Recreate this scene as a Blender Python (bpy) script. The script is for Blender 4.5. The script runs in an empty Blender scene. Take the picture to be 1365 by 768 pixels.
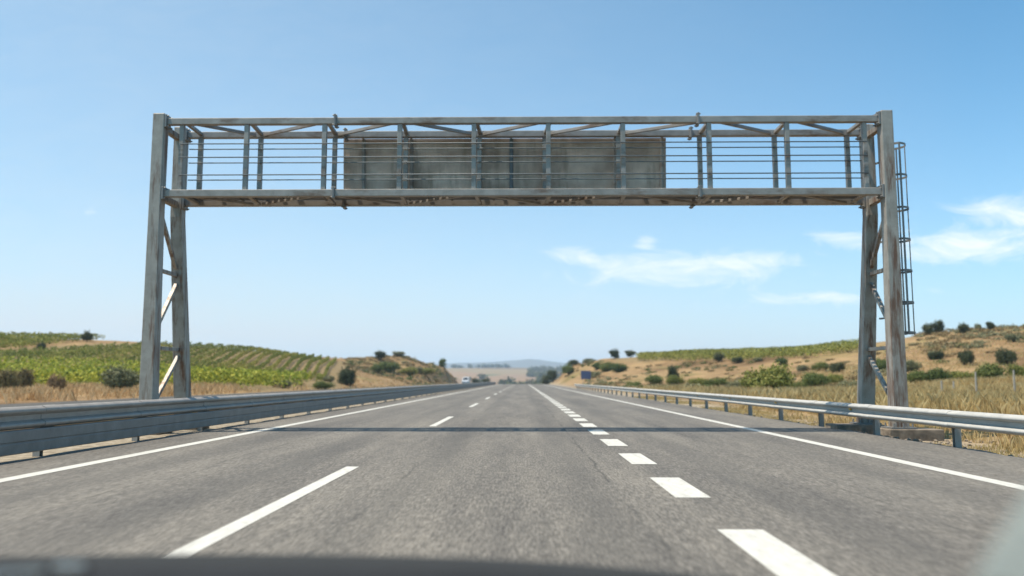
import bpy, bmesh, math, random
import numpy as np
from mathutils import Vector, noise as mnoise

random.seed(7)
rng = np.random.default_rng(11)
S = bpy.context.scene
COL = S.collection
R = math.radians

# ------------------------------------------------------------------ camera numbers
CAM_H = 1.15
F = 1100.0
PITCH = math.atan(123 / F)
YAW = math.atan(14.5 * math.cos(PITCH) / F)
_fw = Vector((-math.sin(YAW) * math.cos(PITCH), math.cos(YAW) * math.cos(PITCH), math.sin(PITCH)))
_rt = Vector((math.cos(YAW), math.sin(YAW), 0))
_up = _rt.cross(_fw)

def P(x, y, Y):
    """survey helper: point at road distance Y sighted at (x, y) of the photograph"""
    d = _fw * F + _rt * (x - 682.5) + _up * (384 - y)
    k = Y / d.y
    return Vector((d.x * k, Y, CAM_H + d.z * k))

# ------------------------------------------------------------------ materials
def new_mat(name):
    m = bpy.data.materials.new(name)
    m.use_nodes = True
    nt = m.node_tree
    b = nt.nodes['Principled BSDF']
    return m, nt, b

def nd(nt, t, **kw):
    n = nt.nodes.new(t)
    for k, v in kw.items():
        if k in n.inputs.keys() if hasattr(n.inputs, 'keys') else False:
            n.inputs[k].default_value = v
        else:
            setattr(n, k, v)
    return n

def coords(nt, scale=(1, 1, 1), kind='Object'):
    tc = nt.nodes.new('ShaderNodeTexCoord')
    mp = nt.nodes.new('ShaderNodeMapping')
    mp.inputs['Scale'].default_value = scale
    nt.links.new(tc.outputs[kind], mp.inputs['Vector'])
    return mp.outputs['Vector']

def noise_tex(nt, vec, scale, detail=4, rough=.55):
    n = nt.nodes.new('ShaderNodeTexNoise')
    n.inputs['Scale'].default_value = scale
    n.inputs['Detail'].default_value = detail
    n.inputs['Roughness'].default_value = rough
    nt.links.new(vec, n.inputs['Vector'])
    return n.outputs['Fac']

def ramp(nt, fac, stops):
    r = nt.nodes.new('ShaderNodeValToRGB')
    cr = r.color_ramp
    while len(cr.elements) < len(stops):
        cr.elements.new(.5)
    for e, (p, c) in zip(cr.elements, stops):
        e.position = p
        e.color = (*c, 1) if len(c) == 3 else c
    nt.links.new(fac, r.inputs['Fac'])
    return r.outputs['Color']

def mixc(nt, fac, a, b, mode='MIX'):
    m = nt.nodes.new('ShaderNodeMix')
    m.data_type = 'RGBA'
    m.blend_type = mode
    for sock, v in ((m.inputs[0], fac), (m.inputs[6], a), (m.inputs[7], b)):
        if isinstance(v, bpy.types.NodeSocket):
            nt.links.new(v, sock)
        elif isinstance(v, (int, float)):
            sock.default_value = v
        else:
            sock.default_value = (*v, 1)
    return m.outputs[2]

def mth(nt, op, a, b=None, clamp=False):
    m = nt.nodes.new('ShaderNodeMath')
    m.operation = op
    m.use_clamp = clamp
    for i, v in enumerate((a, b)):
        if v is None:
            continue
        if isinstance(v, bpy.types.NodeSocket):
            nt.links.new(v, m.inputs[i])
        else:
            m.inputs[i].default_value = v
    return m.outputs[0]

def bump(nt, b, h, strength=.3, dist=.02):
    bm_ = nt.nodes.new('ShaderNodeBump')
    bm_.inputs['Strength'].default_value = strength
    bm_.inputs['Distance'].default_value = dist
    nt.links.new(h, bm_.inputs['Height'])
    nt.links.new(bm_.outputs['Normal'], b.inputs['Normal'])

BW = [(0, (0, 0, 0)), (1, (1, 1, 1))]

def steel_mat(name, c0, c1, rust=.35, rustc=(.17, .085, .045), stretch=(1, 1, .22), rough=.55, metal=.25, thresh=.6):
    m, nt, b = new_mat(name)
    v = coords(nt)
    n1 = noise_tex(nt, v, 3.2, 6, .65)
    base = ramp(nt, n1, [(.3, c0), (.7, c1)])
    n4 = noise_tex(nt, v, 40, 3, .6)
    base = mixc(nt, mth(nt, 'MULTIPLY', n4, .35), base, (c0[0] * .55, c0[1] * .55, c0[2] * .55))
    vs = coords(nt, stretch)
    n2 = noise_tex(nt, vs, 2.3, 7, .7)
    rm = ramp(nt, n2, [(thresh, (0, 0, 0)), (thresh + .14, (1, 1, 1))])
    col = mixc(nt, mth(nt, 'MULTIPLY', rm, rust), base, rustc)
    nt.links.new(col, b.inputs['Base Color'])
    b.inputs['Metallic'].default_value = metal
    rr = ramp(nt, n1, [(0, (rough - .12,) * 3), (1, (rough + .15,) * 3)])
    nt.links.new(rr, b.inputs['Roughness'])
    bump(nt, b, n4, .15, .004)
    return m

M = {}
M['steel'] = steel_mat('weathered_steel', (.255, .23, .20), (.41, .375, .335), .85, (.14, .085, .052), (.35, 1, 1), thresh=.52)
M['leg_steel'] = steel_mat('rusty_leg_steel', (.285, .255, .215), (.45, .41, .355), .92, (.145, .07, .038), stretch=(3.2, 3.2, .34), thresh=.485)
M['rail_tube'] = steel_mat('thin_rail_steel', (.10, .115, .125), (.17, .19, .20), .3)
M['deck'] = steel_mat('walkway_grating', (.085, .075, .062), (.16, .145, .12), .7)
M['dark_steel'] = steel_mat('dark_steel', (.17, .165, .155), (.28, .27, .255), .6)
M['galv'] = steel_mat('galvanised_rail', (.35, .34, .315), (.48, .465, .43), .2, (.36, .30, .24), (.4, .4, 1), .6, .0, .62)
M['galv_dark'] = steel_mat('shaded_plank', (.19, .17, .15), (.30, .275, .245), .2, (.2, .2, .18), (.4, .3, 1), .55, .1, .6)  # lower left plank: darker galvanised copy, shade put into its colour
M['galv_shade'] = steel_mat('shaded_rail', (.27, .24, .21), (.40, .365, .325), .2, (.2, .2, .18), (.4, .3, 1), .5, .2, .6)  # left rail: darker galvanised copy with its shade painted in
M['post_steel'] = steel_mat('guardrail_post_steel', (.25, .235, .21), (.38, .36, .33), .4)

# sign back
m, nt, b = new_mat('sign_back_panel')
v = coords(nt)
n1 = noise_tex(nt, v, 1.1, 6, .62)
n2 = noise_tex(nt, coords(nt, (2.2, 1, .35)), 1.6, 6, .7)
c = ramp(nt, n1, [(.30, (.29, .205, .15)), (.5, (.52, .395, .305)), (.70, (.74, .59, .475))])
c = mixc(nt, mth(nt, 'MULTIPLY', ramp(nt, n2, [(.5, (0, 0, 0)), (.68, (1, 1, 1))]), .6), c, (.17, .12, .075))
nt.links.new(c, b.inputs['Base Color'])
b.inputs['Roughness'].default_value = .6
b.inputs['Metallic'].default_value = .1
M['panel'] = m

# asphalt
def asphalt(name, dark=1.0, marks=True):
    m, nt, b = new_mat(name)
    v = coords(nt)
    fine = noise_tex(nt, coords(nt, (1, .13, 1)), 42, 4, .8)
    mid = noise_tex(nt, coords(nt, (1, .12, 1)), 9, 4, .65)
    big = noise_tex(nt, coords(nt, (1, .10, 1)), .8, 5, .65)
    base = ramp(nt, fine, [(.32, (.064 * dark, .0585 * dark, .051 * dark)), (.5, (.138 * dark, .127 * dark, .111 * dark)), (.68, (.24 * dark, .222 * dark, .194 * dark))])
    base = mixc(nt, .55, base, ramp(nt, mid, [(.3, (.62, .62, .63)), (.7, (1.25, 1.23, 1.2))]), 'MULTIPLY')
    base = mixc(nt, .8, base, ramp(nt, big, [(.36, (.64, .64, .655)), (.64, (1.2, 1.18, 1.14))]), 'MULTIPLY')
    # pale stones
    vo = nt.nodes.new('ShaderNodeTexVoronoi')
    vo.inputs['Scale'].default_value = 24
    nt.links.new(coords(nt, (1, .5, 1)), vo.inputs['Vector'])
    st = ramp(nt, vo.outputs['Distance'], [(.07, (1, 1, 1)), (.14, (0, 0, 0))])
    base = mixc(nt, mth(nt, 'MULTIPLY', st, .35), base, (.42, .40, .36))
    if marks:
        sx = nt.nodes.new('ShaderNodeSeparateXYZ')
        nt.links.new(v, sx.inputs[0])
        wob = noise_tex(nt, coords(nt, (0, .7, 0)), 1.0, 5, .65)
        br = noise_tex(nt, coords(nt, (.2, .5, 0)), 1.3, 4, .6)
        for x0, wd, st_ in ((.98, .018, .75), (-1.42, .02, .55), (3.4, .02, .45), (-4.3, .02, .5)):
            d = mth(nt, 'ABSOLUTE', mth(nt, 'SUBTRACT', mth(nt, 'ADD', sx.outputs[0], mth(nt, 'MULTIPLY', wob, .22)), x0 + .11))
            line = mth(nt, 'SUBTRACT', 1, mth(nt, 'DIVIDE', d, wd * 1.6), True)
            gate = ramp(nt, br, [(.46, (0, 0, 0)), (.56, (1, 1, 1))])
            base = mixc(nt, mth(nt, 'MULTIPLY', mth(nt, 'MULTIPLY', line, gate), st_), base, (.035, .033, .03))
        # polished wheel tracks, four lanes
        for x0 in (-5.1, -3.2, -1.25, .65, 2.6, 4.4):
            d = mth(nt, 'DIVIDE', mth(nt, 'ABSOLUTE', mth(nt, 'SUBTRACT', sx.outputs[0], x0)), .42)
            g = mth(nt, 'SUBTRACT', 1, d, True)
            base = mixc(nt, mth(nt, 'MULTIPLY', mth(nt, 'MULTIPLY', g, mth(nt, 'ADD', .35, mid)), .42), base, (.07, .066, .06))
    nt.links.new(base, b.inputs['Base Color'])
    b.inputs['Roughness'].default_value = .88
    b.inputs['Specular IOR Level'].default_value = .3
    bump(nt, b, fine, .35, .01)
    return m
M['asphalt'] = asphalt('asphalt')
M['asphalt_far'] = asphalt('asphalt_opposite', .55, False)

m, nt, b = new_mat('road_paint')
v = coords(nt)
n = noise_tex(nt, coords(nt, (1, .3, 1)), 14, 6, .75)
c = ramp(nt, n, [(.25, (.30, .285, .25)), (.42, (.44, .425, .38)), (.6, (.51, .495, .445))])
nt.links.new(c, b.inputs['Base Color'])
b.inputs['Roughness'].default_value = .75
bump(nt, b, n, .2, .004)
chip = ramp(nt, noise_tex(nt, coords(nt, (1, .45, 1)), 30, 6, .8), [(.60, (0, 0, 0)), (.68, (1, 1, 1))])
tyre = ramp(nt, noise_tex(nt, coords(nt, (1, .08, 1)), 6, 5, .7), [(.5, (0, 0, 0)), (.75, (1, 1, 1))])
c2 = mixc(nt, mth(nt, 'MULTIPLY', tyre, .35), mixc(nt, mth(nt, 'MULTIPLY', chip, .6), c, (.16, .15, .13)), (.2, .19, .17))
nt.links.new(c2, b.inputs['Base Color'])
M['paint'] = m

# ground
m, nt, b = new_mat('dry_ground')
v = coords(nt)
n1 = noise_tex(nt, v, .035, 6, .62)
n2 = noise_tex(nt, v, .4, 6, .7)
n3 = noise_tex(nt, v, 5, 4, .7)
c = ramp(nt, n1, [(.33, (.125, .078, .04)), (.45, (.21, .135, .068)), (.56, (.285, .195, .10)), (.66, (.155, .125, .05))])
c = mixc(nt, .75, c, ramp(nt, n2, [(.3, (.55, .52, .47)), (.5, (.95, .95, .95)), (.7, (1.3, 1.27, 1.2))]), 'MULTIPLY')
gr = ramp(nt, noise_tex(nt, v, .12, 5, .65), [(.58, (0, 0, 0)), (.68, (1, 1, 1))])
c = mixc(nt, mth(nt, 'MULTIPLY', gr, .55), c, (.13, .14, .045))
c = mixc(nt, .5, c, ramp(nt, n3, [(.3, (.6, .58, .55)), (.7, (1.25, 1.25, 1.25))]), 'MULTIPLY')
at = nt.nodes.new('ShaderNodeAttribute'); at.attribute_name = 'soil'
c = mixc(nt, at.outputs['Fac'], c, mixc(nt, n2, (.13, .095, .048), (.26, .19, .10)))
at3 = nt.nodes.new('ShaderNodeAttribute'); at3.attribute_name = 'edge'
c = mixc(nt, mth(nt, 'MULTIPLY', at3.outputs['Fac'], .85), c, ramp(nt, n3, [(.3, (.15, .125, .095)), (.5, (.27, .235, .18)), (.7, (.42, .375, .30))]))
at2 = nt.nodes.new('ShaderNodeAttribute'); at2.attribute_name = 'far'
vo = nt.nodes.new('ShaderNodeTexVoronoi'); vo.inputs['Scale'].default_value = .0045
nt.links.new(coords(nt, (1, .6, 1)), vo.inputs['Vector'])
sp = nt.nodes.new('ShaderNodeSeparateColor'); nt.links.new(vo.outputs['Color'], sp.inputs[0])
fc = ramp(nt, sp.outputs[0], [(.0, (.19, .115, .065)), (.35, (.24, .16, .095)), (.55, (.14, .095, .055)), (.75, (.22, .165, .09)), (.86, (.10, .105, .045)), (1, (.08, .09, .04))])
c = mixc(nt, at2.outputs['Fac'], c, fc)
nt.links.new(c, b.inputs['Base Color'])
b.inputs['Roughness'].default_value = .95
b.inputs['Specular IOR Level'].default_value = .1
bump(nt, b, n2, .5, .25)
M['ground'] = m

m, nt, b = new_mat('mountain_rock')
n1 = noise_tex(nt, coords(nt), .002, 6, .6)
nt.links.new(ramp(nt, n1, [(.35, (.05, .065, .06)), (.65, (.11, .11, .10))]), b.inputs['Base Color'])
b.inputs['Roughness'].default_value = 1
M['mountain'] = m

def leaf_mat(name, c0, c1, c2, trans=.25, sc=.9):
    m, nt, b = new_mat(name)
    geo = nt.nodes.new('ShaderNodeNewGeometry')
    n1 = noise_tex(nt, coords(nt), sc, 4, .6)
    f = mth(nt, 'ADD', mth(nt, 'MULTIPLY', geo.outputs['Random Per Island'], .55), mth(nt, 'MULTIPLY', n1, .45))
    c = ramp(nt, f, [(.2, c0), (.5, c1), (.8, c2)])
    oi = nt.nodes.new('ShaderNodeObjectInfo')
    hs = nt.nodes.new('ShaderNodeHueSaturation')
    nt.links.new(mth(nt, 'ADD', mth(nt, 'MULTIPLY', oi.outputs['Random'], .4), .8), hs.inputs['Value'])
    nt.links.new(mth(nt, 'ADD', mth(nt, 'MULTIPLY', oi.outputs['Random'], -.04), .52), hs.inputs['Hue'])
    nt.links.new(c, hs.inputs['Color'])
    nt.links.new(hs.outputs[0], b.inputs['Base Color'])
    b.inputs['Roughness'].default_value = .65
    b.inputs['Specular IOR Level'].default_value = .25
    tr = nt.nodes.new('ShaderNodeBsdfTranslucent')
    nt.links.new(hs.outputs[0], tr.inputs['Color'])
    mx = nt.nodes.new('ShaderNodeMixShader')
    mx.inputs[0].default_value = trans
    nt.links.new(b.outputs[0], mx.inputs[1]); nt.links.new(tr.outputs[0], mx.inputs[2])
    nt.links.new(mx.outputs[0], nt.nodes['Material Output'].inputs['Surface'])
    return m
M['vine'] = leaf_mat('vine_leaves', (.115, .135, .024), (.215, .225, .042), (.32, .31, .072), .3, .5)
M['vine_bright'] = leaf_mat('bright_vine_leaves', (.10, .13, .016), (.27, .31, .035), (.45, .44, .06), .35, .35)
M['leaf_dark'] = leaf_mat('dark_leaves', (.028, .038, .015), (.058, .072, .028), (.11, .12, .052), .2)
M['leaf_mid'] = leaf_mat('green_leaves', (.05, .075, .018), (.10, .135, .032), (.17, .19, .055), .25)
M['leaf_lime'] = leaf_mat('yellow_green_leaves', (.09, .11, .02), (.20, .21, .045), (.34, .31, .09), .3)
M['leaf_grey'] = leaf_mat('grey_green_leaves', (.09, .095, .045), (.17, .17, .085), (.26, .25, .13), .2)
M['leaf_dry'] = leaf_mat('dry_leaves', (.14, .095, .042), (.23, .165, .075), (.33, .255, .125), .25)
M['grass'] = leaf_mat('dry_grass', (.33, .205, .085), (.60, .415, .19), (.78, .59, .32), .35, .35)

def plain(name, c, rough=.7, metal=0, var=.25, sc=6):
    m, nt, b = new_mat(name)
    n1 = noise_tex(nt, coords(nt), sc, 6, .65)
    nt.links.new(ramp(nt, n1, [(.3, tuple(x * (1 - var) for x in c)), (.7, tuple(min(1, x * (1 + var)) for x in c))]), b.inputs['Base Color'])
    b.inputs['Roughness'].default_value = rough
    b.inputs['Metallic'].default_value = metal
    bump(nt, b, n1, .2, .01)
    return m
M['concrete'] = plain('concrete', (.17, .135, .10), .95, 0, .5, 4)
M['wood'] = plain('weathered_wood', (.30, .27, .22), .9, 0, .3, 3)
M['bark'] = plain('bark', (.10, .075, .05), .95)
M['sign_blue'] = plain('blue_sign_face', (.06, .075, .15), .5, 0, .1)
M['white_paint'] = plain('white_car_paint', (.45, .48, .52), .35, 0, .03)
M['dark_glass'] = plain('dark_glass', (.03, .035, .04), .1, 0, .1)
M['rubber'] = plain('black_rubber', (.02, .02, .021), .7, 0, .2)
M['bonnet'] = plain('grey_bonnet_paint', (.028, .027, .025), .7, 0, .06, 9)
for k_ in ('bonnet', 'rubber'): M[k_].node_tree.nodes['Principled BSDF'].inputs['Specular IOR Level'].default_value = .12
M['chrome'] = plain('bright_metal', (.7, .7, .68), .25, .8, .1)
M['reflector'] = plain('amber_reflector', (.60, .33, .03), .4, 0, .1)

# ------------------------------------------------------------------ mesh building
class MB:
    def __init__(s):
        s.v = []; s.f = []
    def add(s, vs, fs):
        o = len(s.v)
        s.v += [tuple(x) for x in vs]
        s.f += [tuple(i + o for i in q) for q in fs]
        return s
    def box(s, c, sx, sy, sz):
        x, y, z = c
        vs = [(x + a * sx / 2, y + b_ * sy / 2, z + c_ * sz / 2) for c_ in (-1, 1) for b_ in (-1, 1) for a in (-1, 1)]
        return s.add(vs, [(0, 2, 3, 1), (4, 5, 7, 6), (0, 1, 5, 4), (2, 6, 7, 3), (0, 4, 6, 2), (1, 3, 7, 5)])
    def bar(s, p0, p1, w, h, w1=None, h1=None, side=None):
        """box beam from p0 to p1; w across, h along the 'up' of its section"""
        p0, p1 = Vector(p0), Vector(p1)
        d = (p1 - p0).normalized()
        a = side or (Vector((0, 1, 0)) if abs(d.y) < .9 else Vector((1, 0, 0)))
        n2 = d.cross(a).normalized(); n1 = n2.cross(d).normalized()
        w1 = w if w1 is None else w1; h1 = h if h1 is None else h1
        vs = []
        for p, ww, hh in ((p0, w, h), (p1, w1, h1)):
            for a_, b_ in ((-1, -1), (1, -1), (1, 1), (-1, 1)):
                vs.append(p + n1 * (a_ * ww / 2) + n2 * (b_ * hh / 2))
        return s.add(vs, [(0, 1, 2, 3), (7, 6, 5, 4), (0, 4, 5, 1), (1, 5, 6, 2), (2, 6, 7, 3), (3, 7, 4, 0)])
    def tube(s, pts, r, n=8, cap=True, r_end=None):
        pts = [Vector(p) for p in pts]
        vs = []; k = len(pts)
        ref = Vector((0, 0, 1))
        for i, p in enumerate(pts):
            d = (pts[min(i + 1, k - 1)] - pts[max(i - 1, 0)]).normalized()
            a = ref if abs(d.dot(ref)) < .95 else Vector((1, 0, 0))
            n1 = d.cross(a).normalized(); n2 = d.cross(n1).normalized()
            rr = r if r_end is None else r + (r_end - r) * i / max(1, k - 1)
            for j in range(n):
                t = 2 * math.pi * j / n
                vs.append(p + n1 * (rr * math.cos(t)) + n2 * (rr * math.sin(t)))
        fs = []
        for i in range(k - 1):
            for j in range(n):
                fs.append((i * n + j, i * n + (j + 1) % n, (i + 1) * n + (j + 1) % n, (i + 1) * n + j))
        if cap:
            fs.append(tuple(range(n))[::-1]); fs.append(tuple((k - 1) * n + j for j in range(n)))
        return s.add(vs, fs)
    def disc_cyl(s, c, axis, r, h, n=10):
        a = Vector(axis).normalized()
        return s.tube([Vector(c) - a * h / 2, Vector(c) + a * h / 2], r, n)
    def build(s, name, mat, parent=None, smooth=False, bevel=0, keep_world=True):
        me = bpy.data.meshes.new(name)
        off = Vector(parent_loc(parent)) if (parent is not None and keep_world) else Vector((0, 0, 0))
        me.from_pydata([(x - off.x, y - off.y, z - off.z) for x, y, z in s.v], [], s.f)
        me.materials.append(mat)
        if smooth:
            me.polygons.foreach_set('use_smooth', [True] * len(me.polygons))
        bm = bmesh.new(); bm.from_mesh(me)
        bmesh.ops.recalc_face_normals(bm, faces=bm.faces)
        bm.to_mesh(me); bm.free()
        o = bpy.data.objects.new(name, me)
        COL.objects.link(o)
        if parent is not None:
            o.parent = parent
        if bevel:
            md = o.modifiers.new('edge', 'BEVEL'); md.width = bevel; md.segments = 2; md.limit_method = 'ANGLE'
        return o

def parent_loc(o):
    l = Vector((0, 0, 0))
    while o is not None:
        l += o.location; o = o.parent
    return l

def tag(o, label=None, cat=None, group=None, kind=None):
    if label: o['label'] = label
    if cat: o['category'] = cat
    if group: o['group'] = group
    if kind: o['kind'] = kind
    return o

def empty(name, loc, label, cat, group=None):
    o = bpy.data.objects.new(name, None)
    o.empty_display_size = .3
    COL.objects.link(o); o.location = loc
    return tag(o, label, cat, group)

def np_mesh(name, V, faces_n, loops, mat, smooth=False):
    """fast mesh: V (n,3), polygons with equal vertex count faces_n, loops flat index array"""
    me = bpy.data.meshes.new(name)
    nf = len(loops) // faces_n
    me.vertices.add(len(V)); me.vertices.foreach_set('co', np.asarray(V, np.float32).ravel())
    me.loops.add(len(loops)); me.loops.foreach_set('vertex_index', np.asarray(loops, np.int32))
    me.polygons.add(nf)
    me.polygons.foreach_set('loop_start', np.arange(0, nf * faces_n, faces_n, dtype=np.int32))
    me.polygons.foreach_set('loop_total', np.full(nf, faces_n, np.int32))
    if smooth: me.polygons.foreach_set('use_smooth', np.ones(nf, bool))
    me.update(calc_edges=True); me.validate()
    me.materials.append(mat)
    return me

def link(name, me, parent=None, loc=(0, 0, 0)):
    o = bpy.data.objects.new(name, me); COL.objects.link(o); o.location = loc
    if parent is not None: o.parent = parent
    return o

# ------------------------------------------------------------------ terrain
def sstep(a, b, x):
    t = np.clip((np.asarray(x, float) - a) / (b - a), 0, 1)
    return t * t * (3 - 2 * t)

# surveyed columns: bearing -> (distance, elevation line) or (distance, ('z', height))
SURV = {
 -60: [(50, 531), (80, 520), (92, 513), (110, 490), (130, 474), (160, 449), (240, ('z', 9))],
 0: [(60, 527), (80, 519), (92, 513), (110, 493), (130, 476), (160, 452), (240, ('z', 8.5))],
 180: [(60, 527), (75, 519), (92, 512.5), (110, 497), (130, 479), (162, 459), (240, ('z', 7.3))],
 300: [(75, 520), (92, 514), (112, 506), (135, 489), (170, 466), (250, ('z', 6))],
 400: [(75, 521), (92, 516), (115, 509), (150, 491), (203, 474.5), (235, ('z', 6)), (280, ('z', 4))],
 460: [(90, 518), (120, 510), (160, 497), (225, 479), (255, ('z', 5.8)), (300, ('z', 3))],
 500: [(90, 518), (150, 512), (200, 499), (235, 479.5), (262, ('z', 6)), (300, ('z', 3))],
 540: [(120, 515), (200, 510), (228, 497), (255, 475), (285, ('z', 5.5)), (330, ('z', 2.5))],
 575: [(200, 512), (240, 503), (262, 492), (282, 484), (320, ('z', 3.5))],
 590: [(230, 510), (270, 499), (300, 489), (340, ('z', 3))],
 606: [(250, 511), (290, 505), (325, 497), (350, ('z', 1))],
 1450: [(20, 569), (30, 547), (50, 529), (70, 513), (95, 490), (115, 461), (130, 436), (200, ('z', 9))],
 1365: [(20, 570), (30, 547.5), (50, 529), (70, 515), (95, 492), (115, 466), (134, 441), (200, ('z', 8.6))],
 1200: [(30, 549), (60, 527), (80, 514), (100, 496), (125, 470), (148, 453), (210, ('z', 7.3))],
 1140: [(60, 527), (80, 516), (105, 500), (130, 485), (142, 478), (156, 466), (220, ('z', 5.5))],
 1000: [(60, 528), (90, 519), (130, 507), (160, 489), (175, 479.5), (191, 471.5), (220, ('z', 5.4)), (260, ('z', 4))],
 900: [(90, 520), (130, 512), (165, 498), (190, 485.5), (206, 475), (235, ('z', 5.2)), (280, ('z', 4))],
 850: [(120, 517), (160, 509), (190, 493), (207, 485.5), (220, 475.5), (248, ('z', 5.4)), (290, ('z', 4))],
 815: [(235, 477.5), (265, ('z', 5.5))],
 800: [(150, 514), (200, 501), (218, 486), (235, 478), (265, ('z', 5)), (300, ('z', 3))],
 760: [(180, 513), (238, 500), (255, 490), (310, ('z', 1.5))],
 735: [(230, 511), (265, 508), (320, ('z', -1))],
}
CP = []
for px, lst in SURV.items():
    for d, e in lst:
        if isinstance(e, tuple):
            p = P(px, 500, d); CP.append((p.x, d, e[1]))
        else:
            p = P(px, e, d); CP.append((p.x, d, p.z))
for Y in range(-20, 300, 40):
    CP += [(-10, Y, -.05), (-26.5, min(Y, 160), -.05), (9.5, Y, -.05)]
for Y in (0, 30):
    CP += [(-60, Y, 0), (-110, Y, .3), (20, Y if Y else 5, -.1), (50, Y, 0), (110, Y, .5)]
CP += [(-160, 60, 1), (-160, 160, 10), (-180, 240, 9), (150, 60, 1.5), (150, 140, 11), (180, 220, 10)]
CP = np.array(sorted(set(CP)))
def _tps(r2):
    return np.where(r2 > 1e-9, .5 * r2 * np.log(np.maximum(r2, 1e-9)), 0)
_sc = 100.0
_X = CP[:, :2] / _sc
_K = _tps(((_X[:, None] - _X[None]) ** 2).sum(-1)) + np.eye(len(_X)) * 2e-4
_Pm = np.hstack([np.ones((len(_X), 1)), _X])
_A = np.block([[_K, _Pm], [_Pm.T, np.zeros((3, 3))]])
_W = np.linalg.solve(_A, np.concatenate([CP[:, 2], np.zeros(3)]))

def road_z(Y):
    Y = np.asarray(Y, float)
    return -np.maximum(0, Y - 235) ** 2 / 7000.0 * (Y < 600) - (Y >= 600) * 19.0

def vnoise(x, y, s, seed=0):
    x = np.asarray(x, float) * s + seed * 17.3; y = np.asarray(y, float) * s + seed * 9.1
    out = np.zeros_like(x)
    for a, fx, fy, ph in ((1, 1, .3, 0), (.8, -.4, 1.1, 1.7), (.5, 1.9, 1.3, .4), (.4, -2.1, 1.7, 2.2), (.25, 3.7, -2.9, 1.1), (.2, 4.3, 5.1, 3.3)):
        out += a * np.sin(fx * x + fy * y + ph + .6 * np.sin(fy * x - fx * y + ph))
    return out / 2

def height(X, Y):
    X = np.asarray(X, float); Y = np.asarray(Y, float)
    shp = np.broadcast(X, Y).shape
    X = np.broadcast_to(X, shp).astype(float); Y = np.broadcast_to(Y, shp).astype(float)
    xf = np.clip(X, -180, 180).ravel() / _sc; yf = np.clip(Y, -20, 360).ravel() / _sc
    z = np.empty(xf.size)
    for i in range(0, xf.size, 20000):
        a = xf[i:i + 20000]; b_ = yf[i:i + 20000]
        r2 = (a[:, None] - _X[None, :, 0]) ** 2 + (b_[:, None] - _X[None, :, 1]) ** 2
        z[i:i + 20000] = _tps(r2) @ _W[:len(_X)] + _W[-3] + _W[-2] * a + _W[-1] * b_
    z = z.reshape(shp)
    z = np.where(Y < 55, np.minimum(z, 1.2), z)
    hum = vnoise(X, Y, .12) * .22 + vnoise(X, Y, .5, 3) * .07
    away = sstep(9, 22, X) + sstep(-30, -45, X)
    z = z + hum * away
    # far country: a shallow valley, then rolling fields
    far = -9 + 46 * sstep(900, 2600, Y) + vnoise(X, Y, .0035, 1) * 5 * sstep(400, 1200, Y) + 45 * sstep(2600, 6500, Y)
    far = far - 10 * sstep(100, 700, X) * sstep(900, 2000, Y)
    k = sstep(330, 470, Y)
    z = z * (1 - k) + far * k
    wide = sstep(180, 600, np.abs(X)) * (1 - k)
    z = z * (1 - wide) + (6 + vnoise(X, Y, .01, 2) * 3) * wide * sstep(-50, 150, Y) 
    # road corridor
    rz = road_z(Y)
    cor = (1 - sstep(8.0, 13, X)) * (1 - sstep(25.4, 28.6, -X))
    cor = cor * (1 - sstep(420, 560, Y))
    z = z * (1 - cor) + (rz - .03) * cor
    z = z - .11 * sstep(7.6, 8.1, X) * sstep(13, 10, X) * sstep(4, 9, Y) * sstep(42, 26, Y)
    under = ((X > -7.45) & (X < 7.4)) | ((X > -25.2) & (X < -13.9))
    z = np.where(under & (Y < 520), z - .12, z)
    return z

def hz(x, y):
    return float(height(np.array([x]), np.array([y]))[0])

def axis(parts):
    out = []
    for a, b_, st in parts:
        out += list(np.arange(a, b_, st))
    return out
gx = [-9000, -6000, -4000, -2600, -1700, -1100, -700, -450, -320, -240] + axis([(-190, -32, 2.0)]) + [-31, -29.8, -28.6, -27.5, -26.4, -25.5, -25.2, -25.15, -24.6, -19, -13.95, -13.4, -11, -9, -7.9, -7.5, -7.4, -3, 0, 3, 7.3, 7.5, 7.8, 8.3, 9, 10] + axis([(11.5, 60, 1.5), (60, 180, 2.5)]) + [190, 240, 320, 450, 700, 1100, 1700, 2600, 4000, 6000, 9000]
gy = axis([(-40, 60, 3), (60, 340, 2.5), (340, 700, 12)])
y = 700.0
while y < 12500:
    gy.append(y); y *= 1.045
GX, GY = np.meshgrid(np.array(gx), np.array(gy))
GZ = height(GX, GY)
nx, ny = len(gx), len(gy)
V = np.stack([GX, GY, GZ], -1).reshape(-1, 3)
ii = (np.arange(ny - 1)[:, None] * nx + np.arange(nx - 1)[None]).ravel()
loops = np.stack([ii, ii + 1, ii + 1 + nx, ii + nx], -1).ravel()
me = np_mesh('ground', V, 4, loops, M['ground'], True)

# vineyard field boundaries (world metres): rows of the slope run along this direction
ROW = np.array([-.2, 1.0]) / np.hypot(.2, 1)
def hill_field(X, Y):
    right = X < -26.0 - (Y - 118) * .19
    top = Y < 132 + (X + 84) * 1.9 + np.where(X > -68, (X + 68) * .6, 0)
    return right & (Y > 113) & top & (Y < 232)
VX, VY = V[:, 0], V[:, 1]
soil = (hill_field(VX, VY) | ((VY > 79) & (VY < 113) & (VX < -26) & (VX > -100)) | ((VX > 24) & (VX < 80) & (VY > 140) & (VY < 235) & (VX * 1.55 + VY > 255))).astype(np.float32)
track = ((VX < -60) & (~hill_field(VX, VY)) & (VY > 118) & (VY < 152 + (VX + 84) * 1.9)).astype(np.float32)
soil = np.maximum(soil, track)
a = me.attributes.new('soil', 'FLOAT', 'POINT'); a.data.foreach_set('value', soil)
edge = sstep(11, 7.6, np.abs(VX)) * (VY < 400)
a = me.attributes.new('edge', 'FLOAT', 'POINT'); a.data.foreach_set('value', edge.astype(np.float32))
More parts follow.
